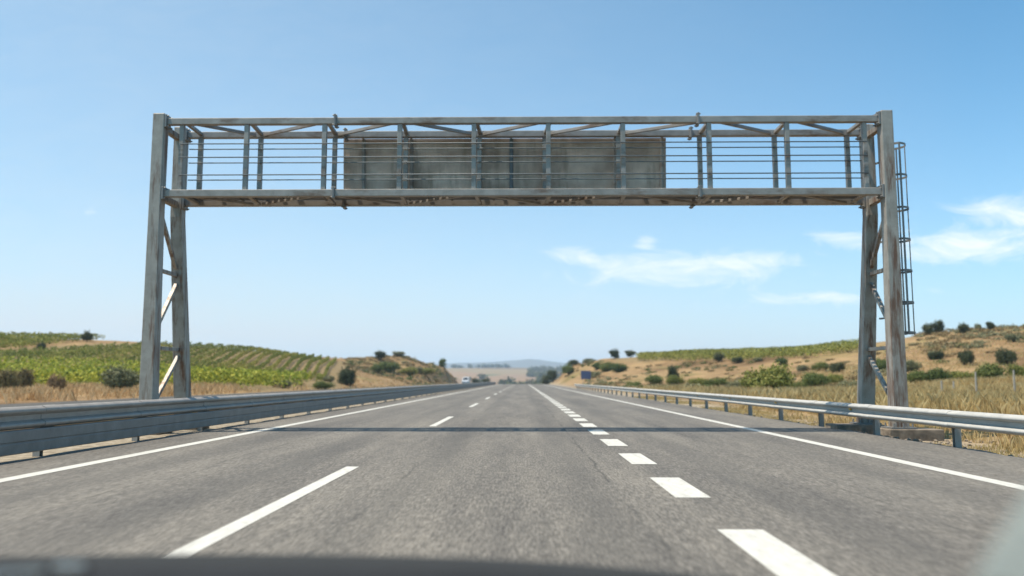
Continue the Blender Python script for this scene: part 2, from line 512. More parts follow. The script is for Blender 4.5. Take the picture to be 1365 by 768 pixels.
a = me.attributes.new('far', 'FLOAT', 'POINT'); a.data.foreach_set('value', sstep(380, 700, VY).astype(np.float32))
tag(link('ground', me), kind='structure')

# ------------------------------------------------------------------ roads and paint
def strip(name, x0, x1, y0, y1, dz, mat, step=6, thick=0, kind=None, x0b=None, x1b=None):
    mb = MB()
    n = max(1, int((y1 - y0) / step))
    ys = np.linspace(y0, y1, n + 1); zs = road_z(ys) + dz
    vs = []
    for y_, z_ in zip(ys, zs):
        vs += [(x0, y_, z_), (x1, y_, z_)]
    fs = [(2 * i, 2 * i + 1, 2 * i + 3, 2 * i + 2) for i in range(n)]
    if thick:
        o = len(vs)
        for y_, z_ in zip(ys, zs):
            vs += [(x0 - .03, y_, z_ - thick), (x1 + .03, y_, z_ - thick)]
        for i in range(n):
            fs += [(2 * i, 2 * i + 2, o + 2 * i + 2, o + 2 * i), (2 * i + 1, o + 2 * i + 1, o + 2 * i + 3, 2 * i + 3)]
    mb.add(vs, fs)
    return mb
def ragged_road():
    mb = MB()
    ys = np.concatenate([np.arange(-30, 60, .5), np.arange(60, 470, 5)])
    zs = road_z(ys)
    vs = []
    for i, (y_, z_) in enumerate(zip(ys, zs)):
        j0 = .05 * math.sin(y_ * 1.7) + .04 * math.sin(y_ * 4.1 + 1) + .03 * math.sin(y_ * 9.3)
        j1 = .06 * math.sin(y_ * 1.3 + 2) + .05 * math.sin(y_ * 3.7) + .03 * math.sin(y_ * 8.1)
        vs += [(-7.42 + j0 - .02, y_, z_ - .1), (-7.36 + j0, y_, z_), (7.48 + j1, y_, z_), (7.5 + j1, y_, z_ - .1)]
    fs = []
    for i in range(len(ys) - 1):
        for k in range(3):
            fs.append((4 * i + k, 4 * i + k + 1, 4 * i + k + 5, 4 * i + k + 4))
    return mb.add(vs, fs)
tag(ragged_road().build('road', M['asphalt']), kind='structure')
tag(strip('opposite_road', -25.1, -14, -30, 470, 0, M['asphalt_far'], 6, .1).build('opposite_road', M['asphalt_far']), kind='structure')

def marks(name, mb):
    o = mb.build(name, M['paint']); tag(o, kind='structure'); return o
def paint_patch(mb, x0, x1, y0, y1, dz=.004):
    n = max(1, int((y1 - y0) / 4))
    ys = np.linspace(y0, y1, n + 1); zs = road_z(ys) + dz
    vs = []
    for y_, z_ in zip(ys, zs): vs += [(x0, y_, z_), (x1, y_, z_)]
    mb.add(vs, [(2 * i, 2 * i + 1, 2 * i + 3, 2 * i + 2) for i in range(n)])
e1 = MB(); paint_patch(e1, -6.12, -5.90, -25, 420); marks('left_edge_line', e1)
e2 = MB(); paint_patch(e2, 5.26, 5.48, -25, 420); marks('right_edge_line', e2)
lm = MB()
for k in range(0, 34):
    y0 = 5.4 - 12.0 + 12.0 * k if k == 0 else None
# lane line of long dashes: nearest, then one every 12 m
for (a_, b_) in [(-8, -4.6), (4.0, 11.2)]:
    paint_patch(lm, -2.36, -2.19, a_, b_)
yy = 20.9
while yy < 400:
    paint_patch(lm, -2.36, -2.19, yy, yy + 5.6); yy += 15.2
marks('lane_line', lm)
dm = MB()
tops = [3.3, 6.57, 10.0, 13.25, 16.42, 19.5, 22.4, 25.3, 28.1, 30.9, 33.7]
for t in tops: paint_patch(dm, 1.50, 1.85, t - 1.68, t)
t = 36.6
while t < 300:
    paint_patch(dm, 1.50, 1.85, t - 1.7, t); t += 2.9
marks('exit_lane_dashes', dm)

# ------------------------------------------------------------------ sign gantry
YF, YR = 18.35, 19.40
zt = P(690, 161, YF).z; zb = P(690, 257, YF).z
XL = P(212, 215, YF).x; XR = P(1182, 215, YF).x
XLr = P(240.5, 215, YR).x; XRr = P(1156.5, 215, YR).x
GR = empty('sign_gantry', (0, 18.85, 0), 'weathered grey steel lattice gantry spanning the motorway, blank sign back in its middle', 'gantry')
CH = .15
fx = [P(x, 215, YF).x for x in (241, 328, 432, 532.6, 631.7, 731, 830.7, 945.8, 1050, 1154)]
rx = [P(x, 215, YR).x for x in (267, 347, 446, 541, 639, 726, 824, 933, 1033, 1130)]
LH = .135   # half leg
for (Y, z, hh) in ((YF, zt, CH), (YR, zt, CH), (YF, zb, CH + .01), (YR, zb, CH)):
    x0 = (XL if Y == YF else XLr) + LH + .012; x1 = (XR if Y == YF else XRr) - LH - .012
    mb = MB().bar((x0, Y, z), (x1, Y, z), CH, hh)
    mb.build('chord', M['steel'], GR, bevel=.012)
zc0, zc1 = zb + CH / 2 + .004, zt - CH / 2 - .002
for x in fx[1:-1]:
    MB().bar((x, YF, zc0), (x, YF, zc1), .105, .105).build('upright', M['steel'], GR, bevel=.008)
for x in (fx[0], fx[-1]):
    MB().bar((x, YF + .02, zc0), (x, YF + .02, zc1), .10, .10).build('upright', M['steel'], GR, bevel=.008)
for x in rx:
    MB().bar((x, YR, zc0), (x, YR, zc1), .105, .105).build('upright', M['steel'], GR, bevel=.008)
# handrails, three per side
zr = [(P(690, a_, YF).z, P(690, b_, YR).z) for a_, b_ in ((191.5, 198.7), (209.5, 217), (233, 239.8))]
for z, zq in zr:
    MB().tube([(fx[0], YF - .07, z), (fx[-1] + .02, YF - .07, z)], .014, 8).build('rail', M['rail_tube'], GR, smooth=True)
    MB().tube([(rx[0] - .25, YR - .07, zq), (rx[-1] + .3, YR - .07, zq)], .014, 8).build('rail', M['rail_tube'], GR, smooth=True)
# top and bottom bracing between front and rear chords
def brace(xa, xb, z, w=.075, h=.06, mat='steel'):
    a_ = Vector((xa, YF + CH / 2, z)); b_ = Vector((xb, YR - CH / 2, z))
    MB().bar(a_, b_, w, h, side=Vector((0, 0, 1))).build('brace', M[mat], GR, bevel=.005)
for i in range(10):
    brace(fx[i] + .05, rx[i] + .02, zt + .01, .07, .085)
for i in (1, 2, 4, 5, 6): brace(fx[i + 1] - .17, rx[i] + .1, zt - .015)
for i in (0, 3, 7, 8): brace(fx[i] + .25, rx[i + 1] - .12, zt - .015)
for i in range(10):
    brace(fx[i] + .04, rx[i] + .02, zb - .02, .06, .08)
for i in range(9):
    if i % 2: brace(fx[i + 1] - .2, rx[i] + .12, zb - .035, .06, .06)
    else: brace(fx[i] + .25, rx[i + 1] - .12, zb - .035, .06, .06)
# open-grid walkway between the bottom chords
mb = MB()
for k in range(8):
    mb.box(((XLr + XRr) / 2, YF + .15 + k * .108, zb + .06), XRr - XLr - .6, .07, .022)
for x in np.arange(XLr + .6, XRr - .5, 1.0):
    mb.box((x, (YF + YR) / 2, zb + .045), .05, YR - YF - CH - .02, .02)
mb.build('walkway', M['deck'], GR)
# splice flanges with bolts
BOLT = None
def bolt(loc, ax, parent, r=.018, h=.10):
    global BOLT
    if BOLT is None:
        BOLT = MB().disc_cyl((0, 0, 0), (1, 0, 0), .018, .10, 6).build('bolt', M['dark_steel'], parent, keep_world=False)
        o = BOLT
    else:
        o = BOLT.copy(); COL.objects.link(o); o.parent = parent
    o.location = Vector(loc) - parent_loc(parent)
    o.rotation_euler = (0, R(90), 0) if ax == 'z' else (0, 0, 0)
def flange(x, Y, z, sz=.27):
    o = MB().bar((x - .024, Y, z), (x + .024, Y, z), sz, sz).build('flange', M['dark_steel'], GR, bevel=.006)
    for a_ in (-1, 1):
        for b_ in (-1, 1): bolt((x, Y + a_ * sz * .4, z + b_ * sz * .4), 'x', o)
for Y, xs, in ((YF, (446.5, 931)), (YR, (460.5, 921))):
    for x in xs:
        X = P(x, 215, Y).x
        flange(X, Y, zt + .005); flange(X, Y, zb)
for Y, xa, xb in ((YF, XL + LH, XR - LH), (YR, XLr + LH, XRr - LH)):
    for z in (zt, zb):
        for xe, sg in ((xa, 1), (xb, -1)):
            o = MB().bar((xe + sg * .002, Y, z), (xe + sg * .05, Y, z), .26, .30).build('end_plate', M['dark_steel'], GR, bevel=.008)
            for a_ in (-1, 1):
                for b_ in (-1, 1): bolt((xe + sg * .04, Y + a_ * .1, z + b_ * .12), 'x', o)
# sign seen from behind
px0, px1 = P(457.5, 215, YR + .22).x, P(888, 215, YR + .22).x
zs0, zs1 = zb + .03, zt - .035
PY = YR + .22
pan = empty('sign_panel', (0, 0, 0), None, None); pan.parent = GR
pan.location = (0, 0, 0)
edges = [px0, P(484, 215, PY).x, P(544, 215, PY).x, P(639, 215, PY).x, P(726, 215, PY).x, P(822, 215, PY).x, px1]
mb = MB()
nz = 4
for k in range(nz):
    za = zs0 + (zs1 - zs0) * k / nz; zb_ = zs0 + (zs1 - zs0) * (k + 1) / nz
    mb.box(((px0 + px1) / 2, PY + .04, (za + zb_) / 2), px1 - px0, .035, zb_ - za + .002)
    mb.box(((px0 + px1) / 2, PY + .014, zb_ - .035), px1 - px0 - .02, .03, .05)
mb.box(((px0 + px1) / 2, PY + .06, (zs0 + zs1) / 2), px1 - px0 + .03, .012, zs1 - zs0 + .03)
bo = mb.build('sign_board', M['panel'], pan)
for k, x in enumerate((484, 548, 639.5, 681.5, 725.5, 820, 883)):
    X = P(x, 215, PY - .04).x
    bright = x == 681.5
    MB().bar((X, PY - .05, zs0 + .02), (X, PY - .05, zs1 + (.20 if k in (0, 3) else .0)), .05, .05).bar((X, PY - .014, zs0 + .03), (X, PY - .014, zs1 - .02), .03, .09).build('sign_support', M['rail_tube' if bright else 'steel'], pan)
# the board leans a few degrees
for o in pan.children:
    for v_ in o.data.vertices: v_.co.y += (zs1 - v_.co.z) * .10
# legs
ztopF = P(212, 153, YF).z; ztopR = P(240, 171, YR).z
YFb, YRb = 18.42, 20.25
def leg(X, Yt, Yb, ztop, zbase, sgn, w0=.27, w1=.33):
    zk = zb - .35
    ks = (ztop - zbase)
    mb = MB()
    secs = [(Yt, ztop, w0), (Yt, zk, w0), (Yb, zbase, w1)]
    vs = []
    for (Y, z, w) in secs:
        h = w / 2
        vs += [(X - h, Y - h, z), (X + h, Y - h, z), (X + h, Y + h, z), (X - h, Y + h, z)]
    fs = [(3, 2, 1, 0), (8, 9, 10, 11)]
    for s_ in range(2):
        for j in range(4):
            a0 = s_ * 4 + j; a1 = s_ * 4 + (j + 1) % 4
            fs.append((a0, a1, a1 + 4, a0 + 4))
    mb.add(vs, fs)
    o = mb.build('leg', M['leg_steel'], GR, bevel=.02)
    bp = MB().box((X, Yb, zbase + .02), .55, .55, .036)
    bpo = bp.build('base_plate', M['dark_steel'], o)
    for a_ in (-1, 1):
        for b_ in (-1, 0, 1): bolt((X + b_ * .2, Yb + a_ * .215, zbase + .07), 'z', o)
    return zk
BZ = .10
for (xf_, xr_, sg) in ((XL, XLr, 1), (XR, XRr, -1)):
    zk = leg(xf_, YF, YFb, ztopF, BZ, sg); leg(xr_, YR, YRb, ztopR, BZ, sg)
    def fy(z): return YF + (YFb - YF) * max(0, (zk - z) / (zk - BZ))
    def ry(z): return YR + (YRb - YR) * max(0, (zk - z) / (zk - BZ))
    xm = (xf_ + xr_) / 2
    zs_ = [P(700, q, 18.8).z for q in (285, 352, 361, 374, 440, 464, 474, 540)]
    def lb(ya, za, yb, zb2, w=.085):
        MB().bar((xm, ya, za), (xm, yb, zb2), w, w, side=Vector((1, 0, 0))).build('leg_brace', M['leg_steel'], GR, bevel=.006)
    h = .14
    lb(fy(zs_[0]) + h, zs_[0], ry(zs_[1]) - h, zs_[1])
    lb(fy(zs_[2]) + h, zs_[2], ry(zs_[2]) - h, zs_[2])
    lb(ry(zs_[3]) - h, zs_[3], fy(zs_[4]) + h, zs_[4])
    lb(fy(zs_[5]) + h, zs_[5], ry(zs_[5]) - h, zs_[5])
    lb(ry(zs_[6]) - h, zs_[6], fy(zs_[7]) + h, zs_[7])
    lb(YF + h, zt - .1, YR - h, zt - .1, .13); lb(YF + h, zb - .05, YR - h, zb - .05, .14)
    # gusset plates
    for z_ in (zs_[2], zs_[5]):
        MB().bar((xm, fy(z_) + .12, z_ - .09), (xm, fy(z_) + .12, z_ + .09), .09, .012).build('gusset', M['leg_steel'], GR)
        MB().bar((xm, ry(z_) - .12, z_ - .09), (xm, ry(z_) - .12, z_ + .09), .09, .012).build('gusset', M['leg_steel'], GR)
# ladder and safety cage on the outer side of the right legs
lad = empty('ladder', (0, 0, 0), None, None); lad.parent = GR
LX = XR + .22; LY = 18.87
LX = P(1195, 300, LY).x - .10
z0, z1 = P(1205, 446, LY).z, P(1205, 195, LY).z
for dy in (-.2, .2):
    MB().bar((LX, LY + dy, z0 - .1), (LX, LY + dy, z1), .05, .03).build('stringer', M['dark_steel'], lad)
nr = int((z1 - z0) / .3)
for k in range(nr + 1):
    z = z0 + .05 + k * .3
    MB().tube([(LX, LY - .19, z), (LX, LY + .19, z)], .014, 6).build('rung', M['dark_steel'], lad)
CR = .36
def cage_pt(t):
    return (LX + .02 + CR * 1.0 * math.sin(t), LY - .30 * math.cos(t))
for yq in (195, 236, 279, 320.5, 362, 404, 444):
    z = P(1205, yq, LY).z
    mb = MB()
    pts = [(LX, LY - .2)] + [cage_pt(t) for t in np.linspace(.3, math.pi - .3, 13)] + [(LX, LY + .2)]
    for a_, b_ in zip(pts[:-1], pts[1:]):
        mb.bar((*a_, z), (*b_, z), .05, .008, side=Vector((0, 0, 1)))
    mb.build('cage_hoop', M['dark_steel'], lad)
for t, w in ((.30, .045), (math.pi / 2, .035), (math.pi - .8, .035)):
    x_, y_ = cage_pt(t)
    MB().bar((x_, y_, z0), (x_, y_, z1), w, .01, side=Vector((0, 1, 0)) if abs(t - math.pi / 2) < .1 else Vector((1, 0, 0))).build('cage_strap', M['dark_steel'], lad)
for z in (z0 + .4, (z0 + z1) / 2, z1 - .3):
    MB().bar((XR + .1, YF + .1, z), (LX, LY - .2, z), .04, .04).build('ladder_bracket', M['dark_steel'], lad)
    MB().bar((XRr + .1, YR, z), (LX, LY + .2, z), .04, .04).build('ladder_bracket', M['dark_steel'], lad)

# concrete footings of the right legs
def footing(x, y, sx, sy, label):
    bm = bmesh.new()
    bmesh.ops.create_cube(bm, size=1)
    bmesh.ops.subdivide_edges(bm, edges=bm.edges, cuts=5, use_grid_fill=True)
    for v_ in bm.verts:
        v_.co.x *= sx; v_.co.y *= sy; v_.co.z = v_.co.z * .6 - .2
        n_ = mnoise.noise_vector(Vector((v_.co.x * 3 + x, v_.co.y * 3, v_.co.z * 3)))
        if v_.co.z < .09: v_.co += n_ * .025
    me_ = bpy.data.meshes.new('concrete_footing'); bm.to_mesh(me_); bm.free()
    me_.materials.append(M['concrete'])
    o = link('concrete_footing', me_, None, (x, y, 0))
    tag(o, label, 'footing', 'concrete footings of the gantry legs')
    md = o.modifiers.new('edge', 'BEVEL'); md.width = .015; md.segments = 2; md.limit_method = 'ANGLE'
footing(XR + .2, YFb - .02, 1.15, .8, 'concrete footing under the front right gantry leg, the nearer slab behind the guardrail')
footing(XRr - .25, YRb, 1.15, .8, 'concrete footing under the rear right gantry leg, the farther paler slab behind the guardrail')
footing(XL - .1, YFb, 1.0, .8, 'concrete footing under the front left gantry leg behind the left barrier')
footing(XLr, YRb, 1.0, .8, 'concrete footing under the rear left gantry leg behind the left barrier')

# ------------------------------------------------------------------ guardrails
def w_profile(zc, h, dep, sg):
    """W-beam section: list of (offset towards the road, z)"""
    t = [(-.5, .1), (-.46, .3), (-.40, .85), (-.35, 1), (-.28, 1), (-.23, .88), (-.12, .05), (.10, .05), (.21, .88), (.26, 1), (.33, 1), (.40, .85), (.46, .3), (.5, .1)]
    return [(sg * dep * b_, zc + a_ * h) for a_, b_ in t]
def sweep(name, prof, xfun, ys, mat, parent, thick=.012, sg=1):
    mb = MB(); n = len(prof)
    vs = []
    for y_ in ys:
        z_ = float(road_z(y_))
        for (ox, pz) in prof: vs.append((xfun(y_) + ox, y_, z_ + pz))
        for (ox, pz) in prof: vs.append((xfun(y_) + ox - sg * thick, y_, z_ + pz))
    fs = []
    for i in range(len(ys) - 1):
        a0 = i * 2 * n; b0 = a0 + 2 * n
        for j in range(n - 1):
            fs.append((a0 + j, b0 + j, b0 + j + 1, a0 + j + 1))
            fs.append((a0 + n + j, a0 + n + j + 1, b0 + n + j + 1, b0 + n + j))
        fs.append((a0, a0 + n, b0 + n, b0)); fs.append((a0 + n - 1, b0 + n - 1, b0 + 2 * n - 1, a0 + 2 * n - 1))
    for e in (0, (len(ys) - 1) * 2 * n):
        for j in range(n - 1): fs.append((e + j, e + j + 1, e + n + j + 1, e + n + j))
    mb.add(vs, fs)
    o = mb.build(name, mat, parent)
    me_ = o.data
    me_.polygons.foreach_set('use_smooth', [len(p_.vertices) == 4 and True for p_ in me_.polygons])
    md = o.modifiers.new('split', 'EDGE_SPLIT'); md.split_angle = R(50)
    return o
# right
RX = 7.5
gr = empty('guardrail', (RX, 14.6, 0), 'sunlit galvanised W-beam guardrail on bare posts along the right shoulder', 'guardrail')
END = 119.0
ys = [-6.0] + list(np.arange(-2, 40, 1.0)) + list(np.arange(40, END, 4)) + [END]
rxf = lambda y_: RX - .1 + .012 * math.sin(y_ * .7)
sweep('rail', w_profile(.485, .30, .105, -1), rxf, ys, M['galv'], gr, sg=-1)
def post_mesh(h, zdn=-.35):
    mb = MB()
    mb.box((0, -.045, (h + zdn) / 2), .11, .006, h - zdn).box((0, .045, (h + zdn) / 2), .11, .006, h - zdn).box((0, 0, (h + zdn) / 2), .006, .084, h - zdn)
    return mb
first = None
spc = post_mesh(.60)
k = -4
while 14.6 + 3.27 * k < END:
    if first is None:
        first = spc.build('post', M['post_steel'], gr, keep_world=False)
        blk = MB().box((-.085, 0, .5), .055, .09, .26).build('spacer', M['post_steel'], first, keep_world=False)
        first.location = (.02, 3.27 * k, 0)
    else:
        c_ = first.copy(); COL.objects.link(c_); c_.parent = gr; c_.location = (.02, 3.27 * k, float(road_z(14.6 + 3.27 * k)))
        s_ = blk.copy(); COL.objects.link(s_); s_.parent = c_
    k += 1
k = 0
for yk in np.arange(18.9, 100, 5.2 * 1.05):
    MB().box((rxf(yk) - .035, yk, .53), .02, .10, .085).box((rxf(yk) - .02, yk, .50), .02, .05, .05).build('reflector', M['reflector'], gr)
def joints(par, prof, xf, sg, y0, step, n, mat):
    for i in range(n):
        ya = y0 + i * step
        sweep('rail_joint', [(o_ + sg * .006, z_ + (.004 if z_ > .5 else -.004)) for o_, z_ in prof], xf, [ya, ya + .36], mat, par, sg=sg)
joints(gr, w_profile(.485, .30, .105, -1), rxf, -1, 7.9, 3.27, 14, M['galv'])
# left
LXB = -7.58
gl = empty('guardrail', (LXB, 13.0, 0), 'shaded dark grey guardrail with a solid lower plank along the left shoulder', 'guardrail')
END2 = 225.0
ys = [-6.0] + list(np.arange(-2, 60, 1.0)) + list(np.arange(60, END2, 5)) + [END2]
lxf = lambda y_: LXB + .1 + .012 * math.sin(y_ * .6 + 1)
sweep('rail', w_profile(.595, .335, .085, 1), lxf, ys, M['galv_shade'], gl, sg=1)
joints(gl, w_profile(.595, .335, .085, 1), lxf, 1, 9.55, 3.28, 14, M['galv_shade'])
k = -5
pk = None
plank_len = 3.28
while 13.0 + plank_len * k < END2:
    yk = 13.0 + plank_len * k
    zz = float(road_z(yk))
    if pk is None:
        mb = MB()
        prof = [(-.045, .424), (.035, .418), (.045, .40), (.048, .26), (.036, .245), (.036, .235), (.048, .22), (.045, .085), (.02, .07)]
        n = len(prof)
        vs = [(ox, yy_, pz) for yy_ in (.003, plank_len - .003) for ox, pz in prof]
        vs += [(ox - .008, yy_, pz - (.008 if i_ < 2 else 0)) for yy_ in (.003, plank_len - .003) for i_, (ox, pz) in enumerate(prof)]
        fs = [(j, j + 1, n + j + 1, n + j) for j in range(n - 1)] + [(2 * n + j, 3 * n + j, 3 * n + j + 1, 2 * n + j + 1) for j in range(n - 1)]
        mb.add(vs, fs)
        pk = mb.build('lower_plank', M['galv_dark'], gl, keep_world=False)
        pk.location = (.15, plank_len * k, 0)
        lp = post_mesh(.72).build('post', M['post_steel'], gl, keep_world=False)
        lblk = MB().box((.072, 0, .6), .04, .09, .26).build('spacer', M['post_steel'], lp, keep_world=False)
        lp.location = (0, plank_len * k, 0)
    else:
        c_ = pk.copy(); COL.objects.link(c_); c_.parent = gl; c_.location = (.15, plank_len * k, zz)
        c_ = lp.copy(); COL.objects.link(c_); c_.parent = gl; c_.location = (0, plank_len * k, zz)
        s_ = lblk.copy(); COL.objects.link(s_); s_.parent = c_
    k += 1

# ------------------------------------------------------------------ vegetation
def leaf_cloud(centres, radii, n, size, seed, flat=.0, up=.35):
    """n leaf quads spread through several lobes, denser near the outside"""
    r_ = np.random.default_rng(seed)
    c = np.asarray(centres, float); rad = np.asarray(radii, float)
    w = rad.prod(1) ** (2 / 3); w /= w.sum()
    idx = r_.choice(len(c), n, p=w)
    d = r_.normal(size=(n, 3)); d /= np.linalg.norm(d, axis=1, keepdims=True)
    rr = r_.random(n) ** .38
    bumps = 1 + .38 * np.sin(d[:, 0] * 7 + seed) * np.sin(d[:, 1] * 6 + 1) + .15 * np.sin(d[:, 2] * 9 + 2 * seed)
    p = c[idx] + d * rad[idx] * (rr * bumps)[:, None]
    nrm = d + r_.normal(size=(n, 3)) * .75 + np.array([0, 0, up])
    nrm /= np.linalg.norm(nrm, axis=1, keepdims=True)
    t = np.cross(nrm, r_.normal(size=(n, 3))); t /= np.linalg.norm(t, axis=1, keepdims=True)
    b_ = np.cross(nrm, t)
    s = (size * (.6 + .8 * r_.random(n)))[:, None] / 2
    q = np.stack([p - t * s * 1.1, p + b_ * s * .75, p + t * s * 1.1, p - b_ * s * .75], 1)
    V = q.reshape(-1, 3)
    return V

def quads(name, V, mat):
    return np_mesh(name, V, 4, np.arange(len(V)), mat)

def shrub_mesh(name, seed, mat, n=7000, size=.065, lobes=6, tall=1.0):
    """unit shrub: about 1 m radius, 'tall' m high"""
    r_ = random.Random(seed)
    c, rad = [], []
    for k in range(lobes):
        a_ = r_.uniform(0, 6.28); q = r_.uniform(.15, .62)
        zc = r_.uniform(.28, .68) * tall
        c.append((q * math.cos(a_), q * math.sin(a_), zc)); s_ = r_.uniform(.28, .48)
        rad.append((s_, s_, s_ * r_.uniform(.65, .95) * tall))
    c.append((0, 0, .42 * tall)); rad.append((.62, .62, .46 * tall))
    V = leaf_cloud(c, rad, n, size, seed)
    V[:, 2] = np.maximum(V[:, 2], .0)
    return quads(name, V, mat)

SHR = {}
for key in ('leaf_dark', 'leaf_mid', 'leaf_lime', 'leaf_grey', 'leaf_dry'):
    SHR[key] = [shrub_mesh('shrub', 31 * i + len(key) + ord(key[5]), M[key], 7000, .07, 9, 1.0) for i in range(3)]

def shrub(px, d, w, h, key, label, group=None, name='shrub', i=0, py=None):
    """w = width in m, h = height in m"""
    p = P(px, 500, d); z = hz(p.x, d)
    root = empty(name, (p.x, d, z - .05), label, 'shrub', group)
    f = link('foliage', SHR[key][i % 3], root)
    f.scale = (w / 1.9, w / 1.9, h / .95); f.rotation_euler = (0, 0, (px * 1.7) % 6.28)
    st = MB()
    for q in range(5):
        a_ = q * 1.256 + px
        st.tube([(0.02 * math.cos(a_), .02 * math.sin(a_), -.1), (.12 * w * math.cos(a_), .12 * w * math.sin(a_), h * .3), (.25 * w * math.cos(a_), .25 * w * math.sin(a_), h * .62)], .03 * h ** .5, 5, True, .008)
    st.build('stem', M['bark'], root, keep_world=False)
    return root

def tree(px, d, w, h, key, label, trunk=.3, i=0, group=None):
    p = P(px, 500, d); z = hz(p.x, d)
    root = empty('tree', (p.x, d, z - .05), label, 'tree', group)
    r_ = random.Random(int(px))
    th = h * trunk
    mb = MB().tube([(0, 0, -.2), (.03 * h, .01, th), (.02 * h, -.02 * h, h * .75)], .045 * h, 7, True, .02 * h)
    for q in range(5):
        a_ = q * 1.256 + r_.random()
        mb.tube([(.02 * h, 0, th * r_.uniform(.9, 1.5)), (.2 * w * math.cos(a_), .2 * w * math.sin(a_), h * .55), (.36 * w * math.cos(a_), .36 * w * math.sin(a_), h * r_.uniform(.62, .8))], .02 * h, 5, True, .006 * h)
    mb.build('trunk', M['bark'], root, keep_world=False)
    c, rad = [], []
    for k in range(8):
        a_ = r_.uniform(0, 6.28); q = r_.uniform(.12, .33) * w
        c.append((q * math.cos(a_), q * math.sin(a_), h * r_.uniform(.24, .74)))
        s_ = r_.uniform(.16, .25) * w; rad.append((s_, s_, s_ * .8 * min(1.2, h / w)))
    c.append((0, 0, h * .5)); rad.append((.36 * w, .36 * w, .42 * h))
    V = leaf_cloud(c, rad, 5000, .042 * (w + h) / 2 + .03, int(px))
    V[:, 2] = np.maximum(V[:, 2], h * .06)
    link('crown', quads('crown', V, M[key]), root)
    return root

# --- vine rows on the left slope
def row_mesh(name, pts, hgt, wid, per_m, size, mat, seed, rough_=.3):
    r_ = np.random.default_rng(seed)
    pts = np.asarray(pts, float)
    seg = np.linalg.norm(np.diff(pts[:, :2], axis=0), axis=1); cum = np.concatenate([[0], np.cumsum(seg)])
    L = cum[-1]; n = int(L * per_m)
    t = r_.random(n) * L
    # bushes: dense and thin stretches along the row
    keep = r_.random(n) < (.9 + .1 * np.sin(t * 4.2 + seed) * np.sin(t * 1.3 + 2 * seed))
    t = t[keep]; n = len(t)
    x = np.interp(t, cum, pts[:, 0]); y_ = np.interp(t, cum, pts[:, 1]); z = np.interp(t, cum, pts[:, 2])
    dx = pts[-1, 0] - pts[0, 0]; dy = pts[-1, 1] - pts[0, 1]; q = math.hypot(dx, dy)
    nx_, ny_ = -dy / q, dx / q
    hl = hgt * (.9 + rough_ * (.25 * np.sin(t * 2.9 + seed) + .12 * np.sin(t * 7.1)))
    v_ = r_.random(n) ** .75
    off = (r_.random(n) - .5) * wid * (1 - .45 * v_)
    p = np.stack([x + nx_ * off, y_ + ny_ * off, z + .25 + v_ * hl], 1)
    nr = r_.normal(size=(n, 3)) + np.stack([nx_ * np.sign(off), ny_ * np.sign(off), np.full(n, .7)], 1)
    nr /= np.linalg.norm(nr, axis=1, keepdims=True)
    tt = np.cross(nr, r_.normal(size=(n, 3))); tt /= np.linalg.norm(tt, axis=1, keepdims=True)
    bb = np.cross(nr, tt)
    s = (size * (.6 + .8 * r_.random(n)))[:, None] / 2
    V = np.stack([p - tt * s * 1.1, p + bb * s * .8, p + tt * s * 1.1, p - bb * s * .8], 1).reshape(-1, 3)
    return V

def vine_row(pts, label, group, mat, hgt=1.5, wid=.8, per_m=22, size=.34, seed=1):
    V = row_mesh('vine_row', pts, hgt, wid, per_m, size, mat, seed)
    base = np.array(pts[0], float)
    me_ = quads('vine_row', V - base, mat)
    o = link('vine_row', me_, None, tuple(base))
    return tag(o, label, 'vine row', group)

s_i = 0
for x0 in np.arange(-28.2, -150, -1.75):
    ys_ = np.arange(113, 236, 2.0)
    xs_ = x0 + (ys_ - 113) * (-.2)
    ok = hill_field(xs_ + .0, ys_)
    if ok.sum() < 4: continue
    idx = np.flatnonzero(ok); runs = np.split(idx, np.flatnonzero(np.diff(idx) > 1) + 1); idx = max(runs, key=len)
    if len(idx) < 9: continue
    xs_, ys_ = xs_[idx], ys_[idx]
    zs_ = height(xs_, ys_)
    vine_row(np.stack([xs_, ys_, zs_], 1), 'green vine row running up the brown vineyard slope left of the road', 'vine rows climbing the left slope', M['vine'], .95, .5, 40, .22, s_i)
    s_i += 1
# bright lower vineyard
for k, y0 in enumerate(np.arange(80.6, 112, 2.6)):
    xs_ = np.arange(-27.5 - (y0 - 91) * .05, -98, -2.0)
    ys_ = np.full_like(xs_, y0) + (xs_ + 27) * .06
    zs_ = height(xs_, ys_)
    vine_row(np.stack([xs_, ys_, zs_], 1), 'bright lime green bushy vine row at the foot of the left slope', 'bright vine rows at the foot of the slope', M['vine_bright'], 1.65, 1.3, 60, .25, 100 + k)
# upper left field beyond the dirt track
for k in range(12):
    xs_ = np.arange(-85.5, -140, -2.0)
    ys_ = 143 + k * 2.4 + (xs_ + 83) * .55
    zs_ = height(xs_, ys_)
    vine_row(np.stack([xs_, ys_, zs_], 1), 'green vine row on the hilltop beyond the dirt track, far left', 'hilltop vine rows beyond the track', M['vine'], 1.2, 1.1, 34, .3, 200 + k)
